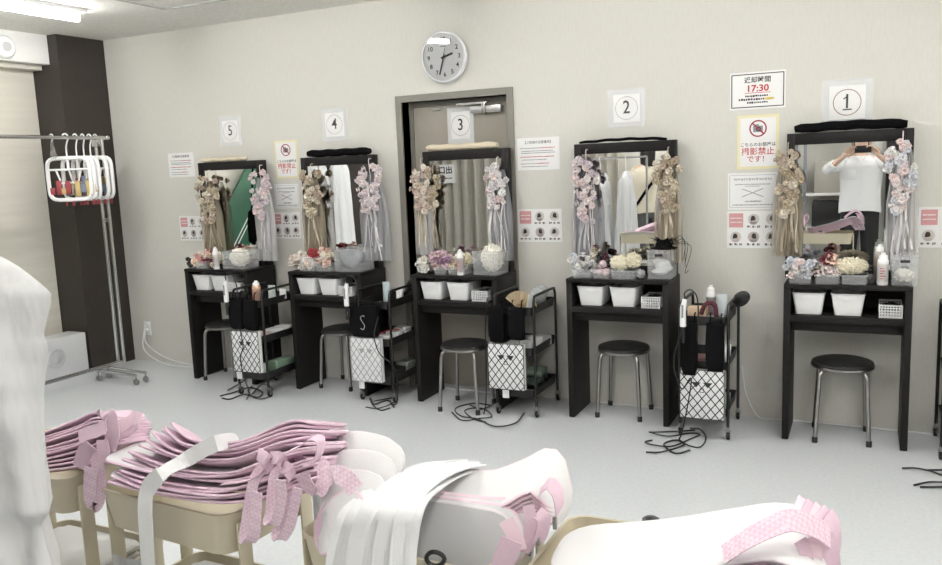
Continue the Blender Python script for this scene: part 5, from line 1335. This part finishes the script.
# black bag hanging on the wall rack, seen low in mirror 5
t = thing('black_bag', (.3125, -1.60, .86), 'black cloth bag hanging on the wall rack, seen in mirror 5', 'bag')
bm = BM(); rings = []
for u, a in ((0, .8), (.1, 1), (.6, 1), (.9, .9), (1, .6)): rings.append([p+Vector((0, 0, .36*u)) for p in rrect(-.07*a, .07*a, -.16*a, .16*a, 0, .03)])
loft(bm, rings); obj('pouch', bm, BLKFAB, t)
for s_ in (-1, 1):
    bm = BM(); tube(bm, [(s_*.003, 0, 1.0305), (s_*.06, 0, 1.0305)], .005, 8); obj('hook_bar', bm, STEEL, t)
    bm = BM(); ribbon(bm, spline([(s_*.046, -.09, .34), (s_*.046, -.03, .75), (s_*.046, -.012, 1.0), (s_*.046, 0, 1.037), (s_*.046, .012, 1.0), (s_*.046, .03, .75), (s_*.046, .09, .34)], 24), (1, 0, 0), .02, .003); obj('strap', bm, BLKFAB, t)
# curtains on the wall behind the camera and the exit sign on them
def curtain(x0, x1, label):
    bm = BM(); V = []; cols = int((x1-x0)*70); rows = 5
    for r_ in range(rows):
        z = .04+(2.36-.04)*r_/(rows-1); row = []
        for c in range(cols+1):
            x = x0+(x1-x0)*c/cols; row.append(bm.verts.new((x, -6.06+.045*math.sin(x*38+.7*math.sin(x*5))+.014*math.sin(x*83+r_*.3), z)))
        V.append(row)
    for a, b in zip(V, V[1:]):
        for j in range(cols): bm.faces.new((a[j], a[j+1], b[j+1], b[j]))
    bmesh.ops.solidify(bm, geom=bm.faces[:], thickness=.003)
    single('curtain', bm, CURT, label, 'curtain', smooth=80)
curtain(-.22, 1.15, 'beige pleated curtain at the far end, seen in mirror 3'); curtain(1.2, 2.75, 'beige pleated curtain right of the one with the exit sign, seen in mirror 2')
bm = BM(); cyl(bm, (-.23, -6.06, 2.385), (2.8, -6.06, 2.385), .014, 10)
for x in (-.2, 1.2, 2.7): box(bm, x-.008, x+.008, -6.2, -6.05, 2.375, 2.395)
single('curtain_rail', bm, STEEL, 'steel curtain rail on the wall behind the camera', 'curtain rail')
t = thing('exit_sign', (.07, -6.006, 1.43), 'white paper sign reading 出口 pinned on the curtain, mirrored in mirror 3', 'sign')
bm = BM(); box(bm, -.15, .15, -.002, 0, -.135, .135); obj('sheet', bm, PAPER, t)
text('出口', .115, (0, .0006, .045), INK, t, flip=True, bold=.003)
illegible(t, [(-.10, .10, -.065, .018)], INK, 'fine_print', .0012)

# shelving and cabinet behind the photographer
t = thing('storage_shelf', (5.05, -5.95, 0), 'grey post storage rack behind the photographer, seen in mirror 1', 'shelf')
GP = mat('grey_post', (.24, .25, .27), .4, .4)
for x in (-.42, -.16, -.06, .52):
    bm = BM(); box(bm, x-.018, x+.018, .16, .2, 0, 2.2, .003); obj('post', bm, GP, t)
for x in (-.42, .52):
    bm = BM(); box(bm, x-.018, x+.018, -.2, -.16, 0, 2.2, .003); obj('post', bm, GP, t)
for z in (.12, .62, 1.02, 1.85):
    bm = BM(); box(bm, -.44, .54, -.2, .2, z, z+.03, .002); obj('shelf_board', bm, WHITEM, t)
for i, (x0, x1, z, h, m, lab, nm) in enumerate(((-.36, -.2, 1.05, .34, mat('grey_file', (.42, .43, .44), .5), 'grey file box on the storage rack, left of the photographer', 'file_box'), (.04, .44, 1.05, .38, mat('beige_box', (.40, .38, .33), .5), 'beige case on the storage rack behind the photographer', 'storage_case'), (.02, .46, .65, .30, BLKPLA, 'black case on the lower board of the storage rack', 'storage_case'), (-.36, .0, .15, .36, GREYF, 'grey box at the bottom of the storage rack', 'storage_case'), (-.36, -.1, 1.88, .25, mat('blue_grey_box', (.36, .44, .52), .5), 'blue-grey box on the upper board of the storage rack', 'storage_case'), (.1, .45, 1.88, .25, WHITEP, 'white box on the upper board of the storage rack', 'storage_case'))):
    slab(5.05+(x0+x1)/2, -5.95, z+.0015, x1-x0, .30, h, m, lab, 'box', nm, .006)
t = thing('black_cabinet', (6.13, -5.95, 0), 'tall black cabinet behind the photographer, right side of mirror 1', 'cabinet')
bm = BM(); box(bm, -.28, .28, -.24, .2, 0.62, 2.1, .004); obj('body', bm, BLKPLA, t)
bm = BM(); box(bm, -.28, .28, -.24, .2, 0, .62, .004); obj('white_drawer_base', bm, WHITEM, t)
for z in (.18, .36): 
    bm = BM(); box(bm, -.27, .27, .2, .206, z, z+.006); obj('drawer_gap', bm, GREYINK, t)
bm = BM(); box(bm, -.006, .006, .2, .225, 1.2, 1.4, .002); obj('handle', bm, STEEL, t)
# ------------------------------------------------------------------ people (seen in the mirrors)
def skin_bm(verts, edges, radii, root=0, sub=2):
    me = bpy.data.meshes.new('s'); me.from_pydata([Vector(v) for v in verts], edges, []); o = bpy.data.objects.new('s', me); COL.objects.link(o)
    md = o.modifiers.new('k', 'SKIN'); md.use_smooth_shade = True
    for i, r_ in enumerate(radii): me.skin_vertices[0].data[i].radius = (r_, r_) if not isinstance(r_, tuple) else r_
    for i in range(len(verts)): me.skin_vertices[0].data[i].use_root = (i == root)
    s = o.modifiers.new('u', 'SUBSURF'); s.levels = sub; s.render_levels = sub
    dg = bpy.context.evaluated_depsgraph_get(); m2 = bpy.data.meshes.new_from_object(o.evaluated_get(dg))
    bm = BM(); bm.from_mesh(m2); bpy.data.meshes.remove(m2); bpy.data.objects.remove(o); return bm
def add_bm(dst, src):
    me = bpy.data.meshes.new('x'); src.to_mesh(me); src.free(); dst.from_mesh(me); bpy.data.meshes.remove(me)
def ell(c, rx, ry, z, n=28, e=1, ry2=None):
    out = []
    for k in range(n):
        a = 2*PI*k/n; ca, sa = math.cos(a), math.sin(a)
        out.append(Vector((c[0]+rx*math.copysign(abs(ca)**e, ca), c[1]+(ry if sa > 0 or ry2 is None else ry2)*math.copysign(abs(sa)**e, sa), z)))
    return out
def person(loc, rz, label, arms, shirtm, trm, hairlong, H_=1.0, headtilt=0, strap=False, curl=1):
    """local: faces +y. arms = {side: (elbow, wrist, palmdir, fingerdir)}"""
    t = thing('person', loc, label, 'person', None, rz)
    V, E, R = [], [], []
    def v(p, r_, par=None):
        V.append(p); R.append(r_)
        if par is not None: E.append((par, len(V)-1))
        return len(V)-1
    pel = v((0, 0, .93), (.135, .10)); sp = v((0, -.005, 1.10), (.115, .085), pel); ch = v((0, -.01, 1.30), (.135, .095), sp); nb = v((0, -.012, 1.43), (.075, .06), ch)
    nk = v((0, .0, 1.49), .052, nb); h0 = v((0, .012, 1.555), (.066, .075), nk); h1 = v((0, .008, 1.63), (.078, .092), h0); h2 = v((0, .0, 1.70), (.060, .075), h1)
    hands = []
    for s in (-1, 1):
        hp = v((s*.095, 0, .88), .088, pel); kn = v((s*.105, .015, .49), .058, hp); an = v((s*.11, -.01, .09), .042, kn); v((s*.12, .13, .035), (.04, .028), an)
        el, wr, pd, fd = arms[s]
        sh = v((s*.165, -.01, 1.405), .056, nb); e_ = v(el, .040, sh); w_ = v(wr, .026, e_)
        pm = Vector(wr)+Vector(fd).normalized()*.055; v(pm, (.036, .018), w_)
        hands.append((s, Vector(wr), Vector(fd).normalized(), Vector(pd).normalized()))
    body = skin_bm(V, E, R)
    for s, w_, fd, pd in hands:
        sd = fd.cross(pd).normalized()                 # across the knuckles
        kn = w_+fd*.075
        for i, (off, l) in enumerate(((-.027, .062), (-.009, .072), (.009, .068), (.026, .052))):
            a = kn+sd*off-fd*.02; c = curl
            P = [a, a+fd*(l*.45+.02)+pd*.006*c, a+fd*(l*.72+.02)+pd*.026*c, a+fd*(l*.85+.02)+pd*.046*c]
            tube(body, spline(P, 9), [.0092]*4+[.0085]*3+[.008, .0055], 8)
        th = w_+fd*.03-sd*.028*1
        P = [th+sd*.006, th-sd*.020+fd*.022+pd*.012, th-sd*.022+fd*.045+pd*.026, th-sd*.016+fd*.062+pd*.034]
        tube(body, spline(P, 9), [.012]*5+[.0105]*2+[.009, .006], 8)
    # face
    blob(body, (0, .108, 1.60), .013, 2, 0, sc=(.75, 1.1, 1.5))
    for s in (-1, 1): blob(body, (s*.083, -.002, 1.605), .022, 2, 0, sc=(.35, .7, 1.25))
    obj('body', body, SKIN, t, smooth=80)
    for s in (-1, 1):
        bm = BM(); blob(bm, (s*.030, .090, 1.622), .0125, 2, 0, sc=(1, .6, .7)); e_ = obj('eye', bm, WHITEP, t)
        bm = BM(); blob(bm, (s*.030, .0965, 1.622), .0055, 2, 0, sc=(1, .4, 1)); obj('iris', bm, INK, e_)
    bm = BM(); blob(bm, (0, .093, 1.562), .020, 2, 0, sc=(1, .35, .3)); obj('mouth', bm, mat('lips', (.42, .18, .16), .5), t)
    # hair: cap over the skull
    bm = BM(); rings = []
    low = 1.44 if hairlong else 1.575
    for i in range(15):
        u = i/14; z = 1.745-(1.745-low)*u
        rr = math.sqrt(max(.0004, 1-((z-1.655)/.092)**2)) if z > 1.655 else 1-.12*max(0, (1.6-z)/.2)
        front = .090*rr if z > 1.665 else (.01 if z > 1.6 else -.02)
        rings.append(ell((0, -.006), .094*rr+.003, max(front, .004), z, 32, 1, .108*rr+.003))
    loft(bm, rings); obj('hair', bm, HAIRM, t, smooth=80)
    # shirt: torso, sleeves, collar, placket, pocket
    bm = BM(); rings = []
    for z, rx, ry, e in ((.86, .194, .135, .9), (.885, .196, .138, .9), (.95, .192, .132, .9), (1.08, .186, .124, .88), (1.2, .192, .126, .85), (1.31, .200, .124, .82), (1.38, .196, .110, .85), (1.425, .165, .092, .9), (1.455, .105, .076, 1), (1.475, .072, .066, 1)):
        rg = ell((0, -.005), rx*1.10, ry, z, 44, e)
        for k, p in enumerate(rg):
            p.y += .005*math.sin(k*1.3+z*22)*(1 if z < 1.3 else .3); p.x += .004*math.sin(k*.9+z*17)
            if z < .89: p.z += .035*abs(math.sin(2*PI*k/44))-.02
        rings.append(rg)
    loft(bm, rings, cap=False); sh = obj('shirt', bm, shirtm, t, smooth=80)
    for s in (-1, 1):
        el, wr, pd, fd = arms[s]; a, b, c = Vector((s*.14, -.01, 1.395)), Vector(el), Vector(wr)
        P = spline([a, a.lerp(b, .35)+Vector((s*.004, 0, .006)), b, b.lerp(c, .30)], 18)
        bm = BM(); tube(bm, P, [.072+.004*math.sin(i*2.1) if i < 8 else .062-.0006*i+.003*math.sin(i*2.4) for i in range(18)], 18); obj('sleeve', bm, shirtm, sh, smooth=80)
        bm = BM(); tube(bm, [b.lerp(c, .26), b.lerp(c, .28), b.lerp(c, .42), b.lerp(c, .44)], [.046, .051, .049, .045], 16); obj('rolled_cuff', bm, shirtm, sh)
        bm = BM(); ribbon(bm, [(s*.064, -.045, 1.475), (s*.070, .01, 1.478), (s*.050, .060, 1.462), (s*.022, .086, 1.425)], (s*.5, .25, .5), .036, .004, 14); obj('collar', bm, shirtm, sh)
    bm = BM(); ribbon(bm, [(0, .082, 1.44), (0, .114, 1.36), (0, .123, 1.25), (0, .121, 1.1), (0, .130, .95), (0, .136, .885)], (1, 0, 0), .034, .003, 20); obj('button_placket', bm, shirtm, sh)
    for i in range(6):
        bm = BM(); z = 1.39-.085*i; lathe(bm, [(0, 0), (.0055, 0), (.0055, .002), (0, .002)], (0, .1235+(.006 if i in (0,) else .004)*(1 if i < 4 else 2.4), z), 10, 'y'); obj('button', bm, mat('grey_button', (.55, .55, .54), .4), sh)
    bm = BM(); box(bm, -.135, -.045, .112, .118, 1.22, 1.33, .002); obj('pocket', bm, shirtm, sh)
    # trousers and shoes
    bm = BM(); loft(bm, [ell((0, -.005), .168, .118, 1.02, 32, .9), ell((0, -.005), .180, .128, .93, 32, .85), ell((0, -.005), .182, .125, .86, 32, .85), ell((0, -.005), .165, .10, .80, 32, .9)])
    for s in (-1, 1): tube(bm, spline([(s*.092, -.003, .90), (s*.098, .003, .72), (s*.105, .012, .49), (s*.11, .0, .28), (s*.112, -.005, .075)], 20), [.110-.0022*i for i in range(20)], 20)
    obj('trousers', bm, trm, t, smooth=60)
    for s in (-1, 1):
        bm = BM(); rings = []
        for y, w, h in ((-.085, .025, .05), (-.07, .042, .075), (0, .046, .085), (.07, .05, .065), (.14, .048, .045), (.175, .03, .03)): rings.append([Vector((s*.115+w*math.cos(2*PI*k/16), y, max(0, h/2+h/2*math.sin(2*PI*k/16)))) for k in range(16)])
        loft(bm, rings); obj('shoe', bm, BLKPLA if not strap else WHITEP, t)
    if strap:
        bm = BM(); ribbon(bm, [(-.16, .0, 1.43), (-.08, -.13, 1.32), (.06, -.145, 1.15), (.17, -.10, .98), (.2, .0, .93), (.15, .12, 1.0), (.0, .138, 1.2), (-.12, .11, 1.38), (-.16, .0, 1.43)], [(.6, .1, .7)]*44, .035, .004, 44); obj('shoulder_strap', bm, BLKFAB, t)
    return t
px_ = CAM.x-.08; py_ = CAM.y-.41
arms = {-1: ((-.335, .10, 1.335), (-.165, .315, 1.475), (.55, .75, .1), (.55, .33, .65)), 1: ((.335, .10, 1.335), (.165, .315, 1.475), (-.55, .75, .1), (-.55, .33, .65))}
person((px_, py_, 0), 0, 'person in a white shirt and black trousers taking the picture with a phone', arms, mat('shirt_cotton', (.68, .69, .70), .8, bump=.2, bscale=60), mat('black_trousers', (.010, .010, .011), .85), False)
t = thing('phone', (px_+.02, CAM.y-.024, 1.545), 'black phone held up by the person in the white shirt', 'phone')
bm = BM(); box(bm, -.080, .080, -.0085, 0, -.038, .038, .003); obj('case', bm, BLKPLA, t)
bm = BM(); box(bm, -.074, .074, -.0092, -.0084, -.034, .034); obj('screen', bm, mat('dark_screen', (.02, .02, .025), .1), t)
bm = BM(); box(bm, .035, .074, 0, .002, -.012, .034, .001); k = obj('camera_plate', bm, BLKPLA, t)
for x, z in ((.055, .005), (.046, .022), (.064, .022)):
    bm = BM(); lathe(bm, [(0, -.003), (.006, -.003), (.006, 0), (0, 0)], (x, .001, z), 14, 'y'); obj('lens', bm, mat('lens_glass', (.02, .02, .03), .05), k)
arms2 = {-1: ((-.27, .02, 1.14), (-.20, .22, 1.05), (.3, 0, -.9), (.2, .95, 0)), 1: ((.27, .02, 1.14), (.20, .22, 1.05), (-.3, 0, -.9), (-.2, .95, 0))}
person((3.19, -5.45, 0), 2.6, 'person in a cream blouse with a black shoulder strap, seen from behind in mirror 2', arms2, mat('cream_blouse', (.68, .62, .50), .85), mat('grey_trousers', (.10, .10, .10), .85), True, strap=True, curl=.6)

# ------------------------------------------------------------------ light and view
w = bpy.data.worlds.new('World'); S.world = w; w.use_nodes = True
w.node_tree.nodes['Background'].inputs[0].default_value = (.8, .82, .85, 1); w.node_tree.nodes['Background'].inputs[1].default_value = .15
S.view_settings.view_transform = 'Standard'; S.view_settings.look = 'None'; S.view_settings.gamma = 1; S.view_settings.exposure = 1.12
S.view_settings.use_curve_mapping = False
S.cycles.use_denoising = True; S.cycles.max_bounces = 10; S.cycles.diffuse_bounces = 5; S.cycles.glossy_bounces = 5; S.cycles.transparent_max_bounces = 24
S.cycles.sample_clamp_indirect = 6
S.cycles.caustics_reflective = False; S.cycles.caustics_refractive = False
